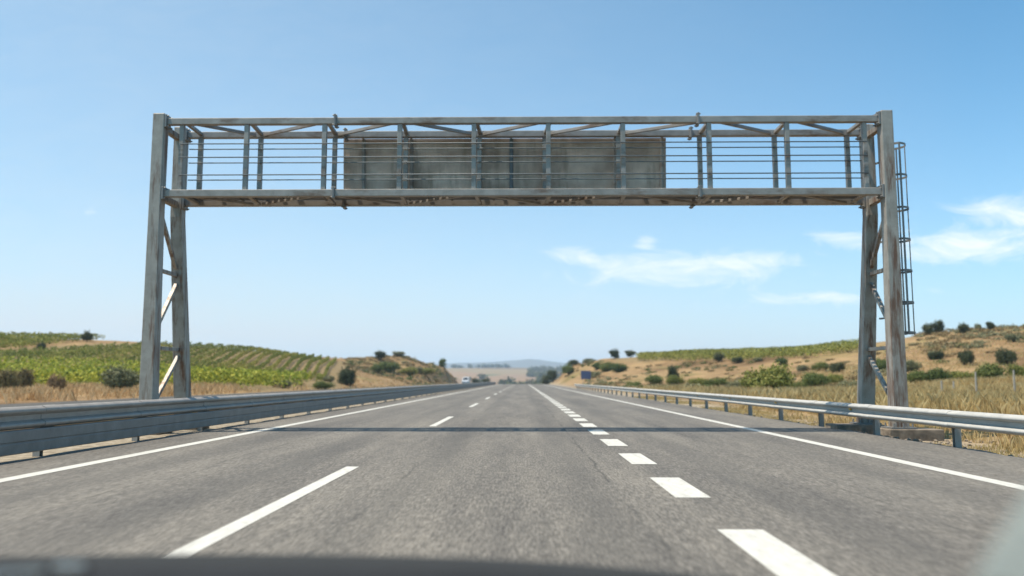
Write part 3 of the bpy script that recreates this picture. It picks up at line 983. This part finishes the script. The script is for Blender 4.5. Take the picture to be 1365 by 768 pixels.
# right plateau
RA, RB = np.array(P(852, 480, 212)[:2]), np.array(P(1146, 470, 141)[:2])
for k in range(18):
    t_ = np.linspace(-.6, 1.06, 66)
    base = RA + (RB - RA) * t_[:, None]
    nrm = np.array([RB[1] - RA[1], -(RB[0] - RA[0])]); nrm = -nrm / np.linalg.norm(nrm)
    pts2 = base + nrm * (k * 2.0 - 18)
    zs_ = height(pts2[:, 0], pts2[:, 1])
    pxs_ = 697 + F * pts2[:, 0] / pts2[:, 1]; el_ = 507 - (zs_ - CAM_H) / pts2[:, 1] * F
    idx = np.flatnonzero((el_ < np.interp(pxs_, [850, 912, 960, 1000, 1080, 1146], [485, 483.5, 483.5, 482, 478, 470])) & (pxs_ > 848) & (pxs_ < 1150))
    if len(idx) < 5: continue
    idx = max(np.split(idx, np.flatnonzero(np.diff(idx) > 1) + 1), key=len)
    if len(idx) < 14: continue
    pts2 = pts2[idx]; zs_ = zs_[idx]
    vine_row(np.stack([pts2[:, 0], pts2[:, 1], zs_], 1), 'mid green vine row in the strip along the right hilltop', 'vine rows on the right hilltop', M['vine'], 1.2, 1.2, 40, .3, 300 + k)

# --- shrubs and trees, each with its own label
tree(113, 160, 2.6, 2.3, 'leaf_dark', 'dark round tree alone on the far left skyline above the dirt track', .2)
shrub(53, 143, 1.6, 1.3, 'leaf_dark', 'small dark shrub on the far left dirt track')
tree(505, 236, 4.0, 3.2, 'leaf_dark', 'dark round tree on the left skyline just where the vineyard ends', .2)
shrub(463, 128, 3.1, 3.2, 'leaf_dark', 'dark rounded shrub below the right end of the left vineyard')
shrub(163, 70, 3.8, 2.3, 'leaf_grey', 'broad grey green shrub in dry grass just left of the left gantry legs')
shrub(8, 66, 2.4, 2.0, 'leaf_dry', 'straw coloured dry shrub at the far left above the barrier')
shrub(30, 70, 2.0, 2.1, 'leaf_dry', 'second straw coloured dry shrub in from the far left above the barrier', i=1)
shrub(75, 68, 1.7, 1.7, 'leaf_dry', 'low dry shrub midway between the far left edge and the grey green shrub', i=2)
shrub(375, 100, 2.6, 1.2, 'leaf_grey', 'low pale shrub in dry grass below the vineyard rows', i=1)
shrub(438, 122, 2.2, 1.0, 'leaf_grey', 'small pale shrub at the left foot of the dark rounded shrub', i=2)
shrub(430, 107, 3.2, 1.1, 'leaf_mid', 'low green shrub under the right end of the vine rows')
shrub(518, 215, 6.0, 3.0, 'leaf_mid', 'green shrub on the left bank below the skyline tree', i=1)
shrub(502, 205, 4.2, 2.4, 'leaf_mid', 'green shrub left of the bare earth gully on the left bank', i=2)
shrub(545, 222, 6.5, 2.2, 'leaf_lime', 'yellow green low shrub halfway up the left bank')
shrub(530, 252, 4.2, 1.7, 'leaf_grey', 'dull brown green shrub on the very top of the left bank', i=1)
shrub(566, 240, 6.0, 2.0, 'leaf_lime', 'yellow green shrub low on the right half of the left bank', i=1)
shrub(552, 236, 5, 1.6, 'leaf_grey', 'grey green low shrub in the middle of the left bank', i=2)
tree(590, 300, 3.6, 3.4, 'leaf_mid', 'green tree at the low right end of the left bank', .2)
tree(634, 330, 3.9, 3.9, 'leaf_dark', 'left one of two dark round trees beyond the far end of the road', .15)
tree(649, 335, 4.1, 4.1, 'leaf_dark', 'right one of two dark round trees beyond the far end of the road', .15)
tree(737, 275, 4.6, 4.9, 'leaf_dark', 'dark tree right of the road end at the foot of the right bank', .15)
tree(727, 305, 4.2, 4.2, 'leaf_dark', 'dark tree immediately left of the dark tree at the right bank foot', .15)
tree(757, 240, 4.6, 3.6, 'leaf_mid', 'yellowish green tree on the lower left of the right bank', .1)
tree(765, 256, 5.0, 2.6, 'leaf_dark', 'dark low tree on the left shoulder of the right bank', .1)
tree(784, 246, 4.0, 2.0, 'leaf_grey', 'brownish low tree at the upper left of the right bank', .1)
tree(820, 228, 3.4, 3.0, 'leaf_dark', 'dark round tree on top of the right bank against the sky', .2)
tree(841, 222, 3.4, 2.2, 'leaf_dark', 'small dark tree at the left tip of the hilltop vine strip', .2)
shrub(808, 207, 4.6, 2.3, 'leaf_mid', 'middle green shrub of the diagonal three on the right bank face')
shrub(824, 196, 5.0, 2.4, 'leaf_mid', 'lowest and broadest green shrub of the diagonal three on the right bank face', i=1)
shrub(796, 214, 2.6, 1.8, 'leaf_mid', 'highest and smallest green shrub of the diagonal three on the right bank face', i=2)
shrub(790, 195, 5.0, 1.8, 'leaf_grey', 'grey green low shrub at the foot of the right bank behind the blue sign', i=1)
shrub(897, 150, 2.9, 2.6, 'leaf_dark', 'dark rounded shrub on the brown slope above the guardrail middle', i=1)
shrub(873, 130, 3.6, 1.7, 'leaf_mid', 'bright green low shrub below left of the dark rounded shrub on the right', i=2)
shrub(899, 118, 3.0, 1.6, 'leaf_lime', 'yellow green low shrub directly below the dark rounded shrub on the right')
shrub(930, 112, 3.0, 1.2, 'leaf_lime', 'pale green low shrub right of the yellow green one behind the guardrail', i=1)
tree(958, 180, 2.7, 2.5, 'leaf_dark', 'dark tree on the lower edge of the right hilltop vine strip', .15)
shrub(985, 172, 3.2, 1.3, 'leaf_dark', 'dark low shrub right of the dark tree under the vine strip', i=2)
shrub(1010, 168, 2.4, 1.0, 'leaf_grey', 'dull low shrub below the middle of the vine strip')
shrub(1043, 155, 3.0, 1.5, 'leaf_mid', 'green shrub below the right part of the vine strip', i=2)
shrub(1026, 62, 4.6, 2.3, 'leaf_lime', 'large yellow green bush behind the guardrail left of the right gantry legs')
shrub(1070, 140, 2.4, 1.2, 'leaf_grey', 'low grey green shrub on the slope left of the rear right leg', i=1)
shrub(1095, 128, 3.2, 1.6, 'leaf_mid', 'green shrub on the slope close left of the rear right leg', i=1)
shrub(1118, 112, 2.8, 1.4, 'leaf_dark', 'dark green shrub touching the left side of the rear right leg', i=2)
shrub(1086, 84, 3.6, 1.6, 'leaf_mid', 'lower green bush between the large yellow bush and rear right leg')
shrub(1112, 88, 2.4, 1.2, 'leaf_lime', 'small yellow green bush left of the rear right leg above the guardrail', i=2)
tree(1241, 146, 2.4, 2.2, 'leaf_dark', 'left one of two touching dark trees on the right skyline', .1)
tree(1254, 147, 2.6, 2.5, 'leaf_dark', 'right one of two touching dark trees on the right skyline', .1)
tree(1288, 141, 2.3, 1.9, 'leaf_dark', 'dark round tree on the skyline midway between the ladder and right edge', .1)
tree(1307, 144, 1.6, 1.2, 'leaf_grey', 'small dull tree on the right skyline between two darker trees', .1)
tree(1324, 139, 1.6, 1.7, 'leaf_dark', 'small dark tree standing highest on the right skyline', .1)
shrub(1248, 113, 2.5, 1.3, 'leaf_dark', 'dark rounded shrub on the tan slope right of the ladder')
shrub(1289, 103, 2.3, 1.9, 'leaf_dark', 'dark round shrub in the middle of the right slope', i=1)
shrub(1342, 101, 2.9, 2.1, 'leaf_dark', 'large dark shrub on the right slope near the picture edge', i=2)
shrub(1352, 122, 2.2, 1.2, 'leaf_grey', 'dull shrub high on the right slope under the skyline', i=1)
shrub(1214, 100, 2.6, 1.6, 'leaf_grey', 'grey green shrub on the slope just right of the front right leg', i=2)
shrub(1175, 104, 2.6, 1.7, 'leaf_mid', 'green shrub seen between the two right gantry legs')
for k, (px, d, w, h, key, lab) in enumerate([
    (845, 122, 3.0, 1.0, 'leaf_mid', 'low green bush behind the guardrail, leftmost of the rail side bushes'),
    (955, 100, 3.4, 1.1, 'leaf_mid', 'low green bush behind the guardrail left of the large yellow green bush'),
    (985, 84, 2.8, 1.1, 'leaf_grey', 'low greyish bush behind the guardrail touching the large yellow green bush'),
    (1062, 66, 2.4, 1.2, 'leaf_mid', 'small green bush tucked against the right side of the large yellow green bush'),
    (1135, 70, 2.6, 1.2, 'leaf_grey', 'greyish low bush right at the foot of the rear right leg'),
    (1222, 78, 2.6, 1.3, 'leaf_mid', 'green bush low on the verge next to the front right leg'),
    (1250, 76, 2.8, 1.5, 'leaf_mid', 'green bush on the verge directly below the rounded slope shrub'),
    (1282, 80, 2.6, 1.2, 'leaf_lime', 'yellow green bush on the verge left of the taller fence post'),
    (1318, 72, 3.0, 1.9, 'leaf_mid', 'tall green bush on the verge between the two taller fence posts'),
    (1360, 74, 2.8, 1.6, 'leaf_lime', 'yellow green bush cut by the right picture edge')]):
    shrub(px, d, w, h, key, lab, 'low bushes along the right verge', i=k)

# small slope shrubs further up both sides, reading as speckled scrub cover
def scrub_cover(name, mat, n, seed):
    r_ = random.Random(seed)
    Vs = []
    k = 0
    while len(Vs) < n:
        k += 1
        if r_.random() < .13:
            x_ = r_.uniform(60, 92); y_ = r_.uniform(118, 150)
            if not .47 < x_ / y_ < .68: continue
        elif r_.random() < .5:
            x_ = r_.uniform(12, 120) if r_.random() < .5 else r_.uniform(12, 45); y_ = r_.uniform(75, 262)
            if x_ * 1.55 + y_ > 245 and 22 < x_ < 85 and y_ > 138: continue
        else:
            x_ = r_.uniform(-58, -24.5); y_ = r_.uniform(190, 345)
            if x_ < -30 - (y_ - 118) * .17: continue
        if float(vnoise(np.array([x_]), np.array([y_]), .09, seed)[0]) < r_.uniform(-.4, .8): continue
        s = r_.uniform(.25, .95)
        zz = hz(x_, y_) + .2 * s
        c_ = [(x_ + r_.gauss(0, .5) * s, y_ + r_.gauss(0, .5) * s, zz) for _ in range(4)]
        Vs.append(leaf_cloud(c_, [(s, s, s * .42)] * 4, 110, .24, k))
    o = link(name, quads(name, np.concatenate(Vs), mat)); tag(o, kind='stuff')
scrub_cover('scrub_cover', M['leaf_grey'], 560, 3)
scrub_cover('dry_scrub_cover', M['leaf_dry'], 900, 4)
scrub_cover('green_scrub_cover', M['leaf_mid'], 230, 5)

# --- dry grass
def grass_blades(n, xr, yr, hgt, wid, mat, name, cond=None, seed=0, blades=6, yb=1.0):
    r_ = np.random.default_rng(seed)
    x_ = r_.uniform(*xr, n); u = r_.random(n) ** yb
    y_ = yr[0] + (yr[1] - yr[0]) * u
    dens = vnoise(x_, y_, .5, seed) + vnoise(x_, y_, 1.7, seed + 2) * .6
    k = dens > r_.normal(size=n) * .5 - .25
    if cond is not None: k &= cond(x_, y_)
    x_, y_, dens = x_[k], y_[k], dens[k]
    z = height(x_, y_); n = len(x_)
    tot = n * blades
    X = np.repeat(x_, blades) + r_.normal(size=tot) * .08; Y = np.repeat(y_, blades) + r_.normal(size=tot) * .08; Z = np.repeat(z, blades) - .03
    H = hgt * (.45 + .75 * r_.random(tot)) * np.repeat(np.clip(.85 + .2 * dens, .5, 1.25), blades)
    a_ = r_.uniform(0, 6.28, tot); lean = r_.random(tot) ** 1.3 * .5
    dx, dy = np.cos(a_), np.sin(a_)
    W = wid * (.6 + .8 * r_.random(tot)) / 2
    b_ = r_.uniform(0, 6.28, tot); wx, wy = np.cos(b_) * W, np.sin(b_) * W
    p0 = np.stack([X - wx, Y - wy, Z], 1); p1 = np.stack([X + wx, Y + wy, Z], 1)
    p2 = np.stack([X + dx * H * lean * .4 + wx * .6, Y + dy * H * lean * .4 + wy * .6, Z + H * .62], 1)
    p3 = np.stack([X + dx * H * lean, Y + dy * H * lean, Z + H * (1 - .25 * lean)], 1)
    V = np.stack([p0, p1, p2, p3], 1).reshape(-1, 3)
    o = link(name, np_mesh(name, V, 4, np.arange(len(V)), mat)); tag(o, kind='stuff')
    return o
notfoot = lambda x_, y_: ~((np.abs(x_ - XR - .1) < 1.0) & (y_ > YFb - 2.2) & (y_ < YRb + .6))
grass_blades(7000, (7.7, 9.5), (6, 60), .13, .009, M['grass'], 'short_dry_grass', notfoot, 11, 8)
grass_blades(9000, (8.9, 22), (6, 40), .30, .010, M['grass'], 'dry_grass', notfoot, 1, 9)
grass_blades(26000, (10.5, 45), (12, 75), .72, .012, M['grass'], 'tall_dry_grass', None, 2, 9)
grass_blades(11000, (12, 85), (55, 130), .5, .045, M['grass'], 'slope_grass', lambda x_, y_: x_ * 1.55 + y_ < 235, 3, 6)
grass_blades(12000, (-85, -25.6), (38, 92), .7, .035, M['grass'], 'left_verge_grass', lambda x_, y_: y_ < 80.5 + x_ * .03 + 2, 4, 7)
grass_blades(5000, (-13.3, -8.2), (4, 120), .22, .015, M['grass'], 'median_grass', None, 5, 7)
grass_blades(6000, (-60, -20), (92, 290), .5, .07, M['grass'], 'bank_grass', lambda x_, y_: ~hill_field(x_, y_) & (x_ > -28 - (y_ - 92) * .2), 6, 6)
# --- rocks and soil clods on the right verge
mb_r = random.Random(5)
def clods():
    bm = bmesh.new()
    for k in range(420):
        x_ = 7.55 + abs(mb_r.gauss(0, .9)); y_ = mb_r.uniform(8, 34) if k < 250 else mb_r.gauss(17.6, 1.1); s_ = mb_r.uniform(.012, .05) * (1.5 if k % 9 == 0 else 1)
        g = bmesh.ops.create_icosphere(bm, subdivisions=1, radius=s_)
        for v_ in g['verts']:
            v_.co += mnoise.noise_vector(v_.co * 30 + Vector((k, 0, 0))) * s_ * .5
            v_.co.z *= .6
            v_.co += Vector((x_, y_, hz(x_, y_) + s_ * .3))
    me_ = bpy.data.meshes.new('verge_stones'); bm.to_mesh(me_); bm.free(); me_.materials.append(M['concrete'])
    tag(link('verge_stones', me_), kind='stuff')
clods()

# --- fence posts on the right verge
for px, d, h, lab in ((1300, 46, 1.55, 'weathered wooden fence post in tall grass, second tallest from the right edge'), (1351, 45, 1.65, 'weathered wooden fence post nearest the right picture edge'), (1254, 47, 1.05, 'short weathered fence post in grass nearest the front right gantry leg'), (1270, 49, .9, 'shortest weathered fence post, just right of the post nearest the gantry')):
    p = P(px, 500, d); z = hz(p.x, d)
    mb = MB().tube([(0, 0, -.3), (.01, 0, h * .5), (.025, .01, h)], .065, 8, True, .05)
    o = mb.build('fence_post', M['wood'])
    o.location = (p.x, d, z); tag(o, lab, 'fence post', 'wooden fence posts on the right verge')

# --- far woods and hills
def far_woods():
    Vs = []
    k = 0
    for (x0, x1, y0, y1, n) in ((10, 140, 560, 900, 46), (20, 200, 1100, 1500, 60), (10, 130, 1500, 2000, 60), (-160, 40, 950, 1000, 26), (-150, 0, 700, 760, 14), (-330, -60, 1300, 1360, 22), (0, 420, 2000, 2200, 60), (-700, -30, 2450, 2550, 40)):
        for q in range(n):
            x_ = rng.uniform(x0, x1); y_ = rng.uniform(y0, y1); s = rng.uniform(2.5, 5) * (1 + y_ / 2500)
            z = hz(x_, y_)
            Vs.append(leaf_cloud([(x_, y_, z + s * .8), (x_ + s * .6, y_, z + s * .6)], [(s, s, s * .8)] * 2, 130, s * .45, k)); k += 1
    tag(link('far_woods', quads('far_woods', np.concatenate(Vs), M['leaf_dark'])), kind='stuff')
far_woods()

def mountains():
    xs_ = np.arange(-7500, 7501, 60.0); ys_ = np.arange(6600, 10200, 150.0)
    X, Y = np.meshgrid(xs_, ys_)
    sky = {-7500: 22, -3000: 22, -600: 23, -250: 24.5, 0: 27.5, 60: 29, 160: 28, 380: 23.5, 700: 22, 1500: 24, 3000: 20, 7500: 22}
    kx = np.array(list(sky.keys()), float); kv = np.array(list(sky.values()), float)
    e = np.interp(X * 8000 / Y, kx, kv) + vnoise(X, Y * .4, .004, 4) * 1.3 + vnoise(X, Y, .013, 6) * .5
    crest = e * 8600 / F
    prof = np.exp(-((Y - 8600) / 900.0) ** 2)
    Z = 20 + (crest - 20) * prof * (1 + .12 * vnoise(X, Y, .002, 8) * (1 - prof)) - 15 * (1 - prof)
    V = np.stack([X * .58, Y * .58, Z * .58], -1).reshape(-1, 3)
    n1, n2 = len(xs_), len(ys_)
    ii = (np.arange(n2 - 1)[:, None] * n1 + np.arange(n1 - 1)[None]).ravel()
    me_ = np_mesh('mountains', V, 4, np.stack([ii, ii + 1, ii + 1 + n1, ii + n1], -1).ravel(), M['mountain'], True)
    tag(link('mountains', me_), kind='structure')
mountains()

# ------------------------------------------------------------------ blue road sign
p = P(781, 500, 146)
zg = hz(p.x, 146)
bs = empty('road_sign', (p.x, 146, zg), 'small blue rectangular road sign on two posts below the right bank', 'road sign')
zs0_ = P(781, 505.5, 146).z; zs1_ = P(781, 494.3, 146).z
mb = MB().box((p.x, 146, (zs0_ + zs1_) / 2), 1.75, .04, zs1_ - zs0_)
mb.build('sign_face', M['sign_blue'], bs, bevel=.01)
for dx in (-.55, .55):
    MB().bar((p.x + dx, 146.06, zg - .3), (p.x + dx, 146.06, zs1_ - .05), .08, .06).build('post', M['post_steel'], bs)

# ------------------------------------------------------------------ oncoming van
def make_van(x, y):
    z = float(road_z(y))
    root = empty('van', (x, y, z), 'small white van far away on the opposite carriageway beyond the left barrier', 'van')
    prof = [(-2.4, .35), (-2.45, .75), (-2.3, 1.0), (-1.55, 1.15), (-.85, 1.95), (-.6, 2.05), (2.2, 2.05), (2.4, 1.9), (2.45, .35)]
    mb = MB(); n = len(prof); vs = []
    for xx, ins in ((-.95, 0), (.95, 0)):
        for (yy_, zz_) in prof:
            k_ = .16 if zz_ > 1.2 else 0
            vs.append((xx * (1 - k_ * .6), yy_, zz_))
    fs = [tuple(range(n)), tuple(range(2 * n - 1, n - 1, -1))] + [(j, (j + 1) % n, n + (j + 1) % n, n + j) for j in range(n)]
    mb.add(vs, fs); mb.build('body', M['white_paint'], root, keep_world=False, bevel=.06)
    g = MB().add([(-.78, -1.50, 1.2), (.78, -1.50, 1.2), (.7, -.93, 1.87), (-.7, -.93, 1.87), (-.78, -1.54, 1.21), (.78, -1.54, 1.21), (.7, -.97, 1.88), (-.7, -.97, 1.88)], [(0, 1, 2, 3), (7, 6, 5, 4), (0, 4, 5, 1), (1, 5, 6, 2), (2, 6, 7, 3), (3, 7, 4, 0)])
    g.build('windscreen', M['dark_glass'], root, keep_world=False)
    for sx in (-1, 1):
        MB().box((sx * .7, -2.46, .8), .34, .06, .18).build('headlight', M['chrome'], root, keep_world=False)
        for yy_ in (-1.5, 1.5):
            w = MB().disc_cyl((sx * .85, yy_, .34), (1, 0, 0), .34, .22, 18).build('wheel', M['rubber'], root, keep_world=False)
            MB().disc_cyl((sx * .97, yy_, .34), (1, 0, 0), .2, .03, 14).build('rim', M['chrome'], w, keep_world=False)
    return root
make_van(-16.2, 236)

# ------------------------------------------------------------------ the car the view is taken from
car = empty('car', (-.4, 1.2, 0), 'dark grey car bonnet, scuttle and painted windscreen reflection along the bottom edge', 'car')
crest = [(-420, 775), (-200, 759), (0, 749.5), (150, 743.5), (340, 739.5), (560, 742), (700, 748.5), (800, 757), (890, 768), (980, 784), (1060, 806), (1120, 850)]
mb = MB(); vs = []
cols = len(crest)
rows = []
for (px, py) in crest:
    c0 = P(px, py + 3, 3.1)
    back = P(px, py + 21, 1.65)
    back.x = c0.x * .95
    col_ = []
    for t_ in np.linspace(0, 1, 9):
        q = back.lerp(c0, t_)
        q.z += .035 * math.sin(math.pi * t_) * .6 - .0
        col_.append(q)
    # rounded nose dropping towards the grille
    for a_ in (.25, .5, .75, 1.0):
        col_.append(Vector((c0.x, c0.y + .28 * math.sin(a_ * 1.3), c0.z - .30 * (1 - math.cos(a_ * 1.4)))))
    col_.append(Vector((c0.x, c0.y + .3, .35)))
    rows.append(col_)
nr_ = len(rows[0])
for c_ in rows: vs += c_
fs = [(i * nr_ + j, (i + 1) * nr_ + j, (i + 1) * nr_ + j + 1, i * nr_ + j + 1) for i in range(cols - 1) for j in range(nr_ - 1)]
mb.add(vs, fs)
bo = mb.build('bonnet', M['bonnet'], car, smooth=True)
md = bo.modifiers.new('soft', 'SUBSURF'); md.levels = 2; md.render_levels = 2
# scuttle panel under the windscreen
mb = MB()
sc_edge = [(-420, 790), (-200, 772), (0, 758), (120, 756), (300, 756), (480, 758), (620, 760), (720, 765), (800, 774), (900, 790), (1000, 812)]
vs = []
for px, py in sc_edge:
    q = P(px, py, 1.5)
    vs += [q, q + Vector((0, -.12, -.005)), q + Vector((0, -.2, -.1)), q + Vector((0, .02, -.12))]
n = len(sc_edge)
fs = [(4 * i + j, 4 * i + (j + 1) % 4, 4 * (i + 1) + (j + 1) % 4, 4 * (i + 1) + j) for i in range(n - 1) for j in range(4)]
fs += [(0, 3, 2, 1), (4 * n - 4, 4 * n - 3, 4 * n - 2, 4 * n - 1)]
mb.add(vs, fs); mb.build('scuttle', M['rubber'], car, smooth=False)
# wiper
w = MB().tube([P(-60, 770, 1.46), P(20, 763.5, 1.46), P(62, 760, 1.46), P(120, 755.5, 1.46)], .004, 6)
wo = w.build('wiper', M['rubber'], car, smooth=True)
MB().bar(P(72, 756, 1.44), P(112, 755, 1.44), .008, .009).build('wiper_clip', M['chrome'], wo)
MB().bar(P(-30, 767, 1.44), P(58, 761, 1.44), .007, .007).build('wiper_blade', M['chrome'], wo)
# pale translucent pane: a windscreen reflection put into colour and shape
m, nt, b = new_mat('windscreen_reflection')
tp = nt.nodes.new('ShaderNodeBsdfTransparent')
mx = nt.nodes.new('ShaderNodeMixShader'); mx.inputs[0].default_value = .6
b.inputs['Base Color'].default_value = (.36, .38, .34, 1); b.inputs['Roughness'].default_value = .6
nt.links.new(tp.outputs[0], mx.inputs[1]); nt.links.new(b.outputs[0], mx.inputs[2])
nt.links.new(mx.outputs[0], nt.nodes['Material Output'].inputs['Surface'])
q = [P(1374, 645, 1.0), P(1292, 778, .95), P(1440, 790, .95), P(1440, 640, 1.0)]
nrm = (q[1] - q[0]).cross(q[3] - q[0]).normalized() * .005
MB().add(q + [v_ + nrm for v_ in q], [(0, 1, 2, 3), (7, 6, 5, 4), (0, 4, 5, 1), (1, 5, 6, 2), (2, 6, 7, 3), (3, 7, 4, 0)]).build('windscreen', m, car)  # added pane that carries the painted reflection

# ------------------------------------------------------------------ haze
HAZE = True
if HAZE:
    m = bpy.data.materials.new('haze'); m.use_nodes = True
    nt = m.node_tree; nt.nodes.clear()
    out = nt.nodes.new('ShaderNodeOutputMaterial'); pv = nt.nodes.new('ShaderNodeVolumePrincipled')
    pv.inputs['Color'].default_value = (.62, .80, 1, 1); pv.inputs['Density'].default_value = .00017
    pv.inputs['Anisotropy'].default_value = .2
    nt.links.new(pv.outputs[0], out.inputs['Volume'])
    zmin = float(GZ.min()) - 1.5
    hb = MB().box((0, 6200, (zmin + 175) / 2), 19000, 13200, 175 - zmin).build('haze', m)
    tag(hb, kind='stuff')

# ------------------------------------------------------------------ sun, sky, camera
TX, TY = .37, .115
sd = Vector((-TX, -TY, 1)).normalized()
el = math.asin(sd.z); az = math.atan2(sd.x, sd.y)
sl = bpy.data.lights.new('sun', 'SUN'); sl.energy = 4.9; sl.angle = R(.45); sl.color = (1, .905, .77)
so = bpy.data.objects.new('sun', sl); COL.objects.link(so); so.location = (0, 0, 50)
so.rotation_euler = sd.to_track_quat('Z', 'Y').to_euler()

w = bpy.data.worlds.new('World'); S.world = w; w.use_nodes = True
nt = w.node_tree
bg = nt.nodes['Background']
sk = nt.nodes.new('ShaderNodeTexSky'); sk.sky_type = 'NISHITA'; sk.sun_disc = False
sk.sun_elevation = el; sk.sun_rotation = az % (2 * math.pi)
sk.altitude = 0; sk.air_density = .72; sk.dust_density = .45; sk.ozone_density = 5
# thin clouds, placed by world direction
tc = nt.nodes.new('ShaderNodeTexCoord')
sx = nt.nodes.new('ShaderNodeSeparateXYZ'); nt.links.new(tc.outputs['Generated'], sx.inputs[0])
ysafe = mth(nt, 'MAXIMUM', sx.outputs[1], .05)
u = mth(nt, 'DIVIDE', sx.outputs[0], ysafe); v = mth(nt, 'DIVIDE', sx.outputs[2], ysafe)
cmb = nt.nodes.new('ShaderNodeCombineXYZ'); nt.links.new(u, cmb.inputs[0]); nt.links.new(v, cmb.inputs[1])
def sky_uv(x, y):
    p_ = P(x, y, 1.0); return p_.x, p_.z - CAM_H
mp = nt.nodes.new('ShaderNodeMapping'); mp.inputs['Scale'].default_value = (1, 3.2, 1); mp.inputs['Rotation'].default_value = (0, 0, R(-8))
nt.links.new(cmb.outputs[0], mp.inputs[0])
wn = nt.nodes.new('ShaderNodeTexNoise'); wn.inputs['Scale'].default_value = 11; wn.inputs['Detail'].default_value = 8; wn.inputs['Roughness'].default_value = .68; wn.inputs['Distortion'].default_value = .9
nt.links.new(mp.outputs[0], wn.inputs['Vector'])
total = None
for (cx, cy, rx_, ry_, amp, rot) in ((895, 362, 135, 26, 1.0, .02), (1000, 350, 90, 14, .95, -.06), (768, 342, 46, 14, .9, .12), (860, 325, 16, 10, .8, 0), (1062, 399, 105, 11, .9, -.02),
        (1300, 324, 125, 28, 1.15, -.1), (1345, 288, 95, 24, 1.05, -.14), (1140, 323, 60, 14, .8, .05), (120, 283, 12, 7, .5, 0), (52, 375, 9, 9, .25, 0), (1225, 388, 60, 5, .3, 0)):
    u0, v0 = sky_uv(cx, cy)
    du = mth(nt, 'SUBTRACT', u, u0); dv = mth(nt, 'SUBTRACT', v, v0)
    c_, s_ = math.cos(rot), math.sin(rot)
    a1 = mth(nt, 'DIVIDE', mth(nt, 'ADD', mth(nt, 'MULTIPLY', du, c_), mth(nt, 'MULTIPLY', dv, -s_)), rx_ / F)
    b1 = mth(nt, 'DIVIDE', mth(nt, 'ADD', mth(nt, 'MULTIPLY', du, s_), mth(nt, 'MULTIPLY', dv, c_)), ry_ / F)
    r2 = mth(nt, 'ADD', mth(nt, 'MULTIPLY', a1, a1), mth(nt, 'MULTIPLY', b1, b1))
    g = mth(nt, 'MULTIPLY', mth(nt, 'POWER', 2.718, mth(nt, 'MULTIPLY', r2, -1)), amp)
    total = g if total is None else mth(nt, 'MAXIMUM', total, g)
cl = mth(nt, 'SUBTRACT', mth(nt, 'ADD', mth(nt, 'MULTIPLY', total, .62), mth(nt, 'MULTIPLY', wn.outputs['Fac'], 1.9)), 1.12)
low = mth(nt, 'MULTIPLY', mth(nt, 'POWER', 2.718, mth(nt, 'DIVIDE', mth(nt, 'MAXIMUM', v, 0), -.135)), 1.12)
veil = mth(nt, 'MULTIPLY', mth(nt, 'SUBTRACT', .42, mth(nt, 'MULTIPLY', u, .75)), .42, True)
veil = mth(nt, 'MULTIPLY', mth(nt, 'MINIMUM', mth(nt, 'MAXIMUM', veil, 0), .34), mth(nt, 'ADD', .7, mth(nt, 'MULTIPLY', wn.outputs['Fac'], .5)))
front = mth(nt, 'GREATER_THAN', sx.outputs[1], .06)
cl = mth(nt, 'MULTIPLY', mth(nt, 'MULTIPLY', mth(nt, 'MULTIPLY', cl, 1.5, True), mth(nt, 'MULTIPLY', total, 2.5, True)), front)
mixn = nt.nodes.new('ShaderNodeMix'); mixn.data_type = 'RGBA'
nt.links.new(mth(nt, 'MULTIPLY', cl, .85), mixn.inputs[0]); vt = mth(nt, 'MULTIPLY', mth(nt, 'ADD', low, veil, True), mth(nt, 'GREATER_THAN', sx.outputs[1], .0))
blue = mixc(nt, 1.0, sk.outputs[0], (.60, 1.05, .98), 'MULTIPLY')
nt.links.new(mixc(nt, vt, blue, (3.45, 3.85, 4.05)), mixn.inputs[6]); mixn.inputs[7].default_value = (5.2, 5.35, 5.5, 1)
nt.links.new(mixn.outputs[2], bg.inputs['Color'])
bg.inputs['Strength'].default_value = .15

cam = bpy.data.cameras.new('camera'); co = bpy.data.objects.new('camera', cam); COL.objects.link(co)
co.location = (0, 0, CAM_H); co.rotation_euler = (math.pi / 2 + PITCH, 0, YAW)
cam.sensor_width = 36; cam.lens = 36 * F / 1365
cam.clip_start = .05; cam.clip_end = 40000
cam.dof.use_dof = True; cam.dof.focus_distance = 12.8; cam.dof.aperture_fstop = .76
S.camera = co

S.render.engine = 'CYCLES'
S.view_settings.view_transform = 'Standard'; S.view_settings.look = 'None'
S.view_settings.exposure = .56; S.view_settings.gamma = 1
S.cycles.use_denoising = True
S.cycles.max_bounces = 6; S.cycles.diffuse_bounces = 3; S.cycles.transparent_max_bounces = 8; S.cycles.volume_bounces = 2
S.cycles.caustics_reflective = False; S.cycles.caustics_refractive = False
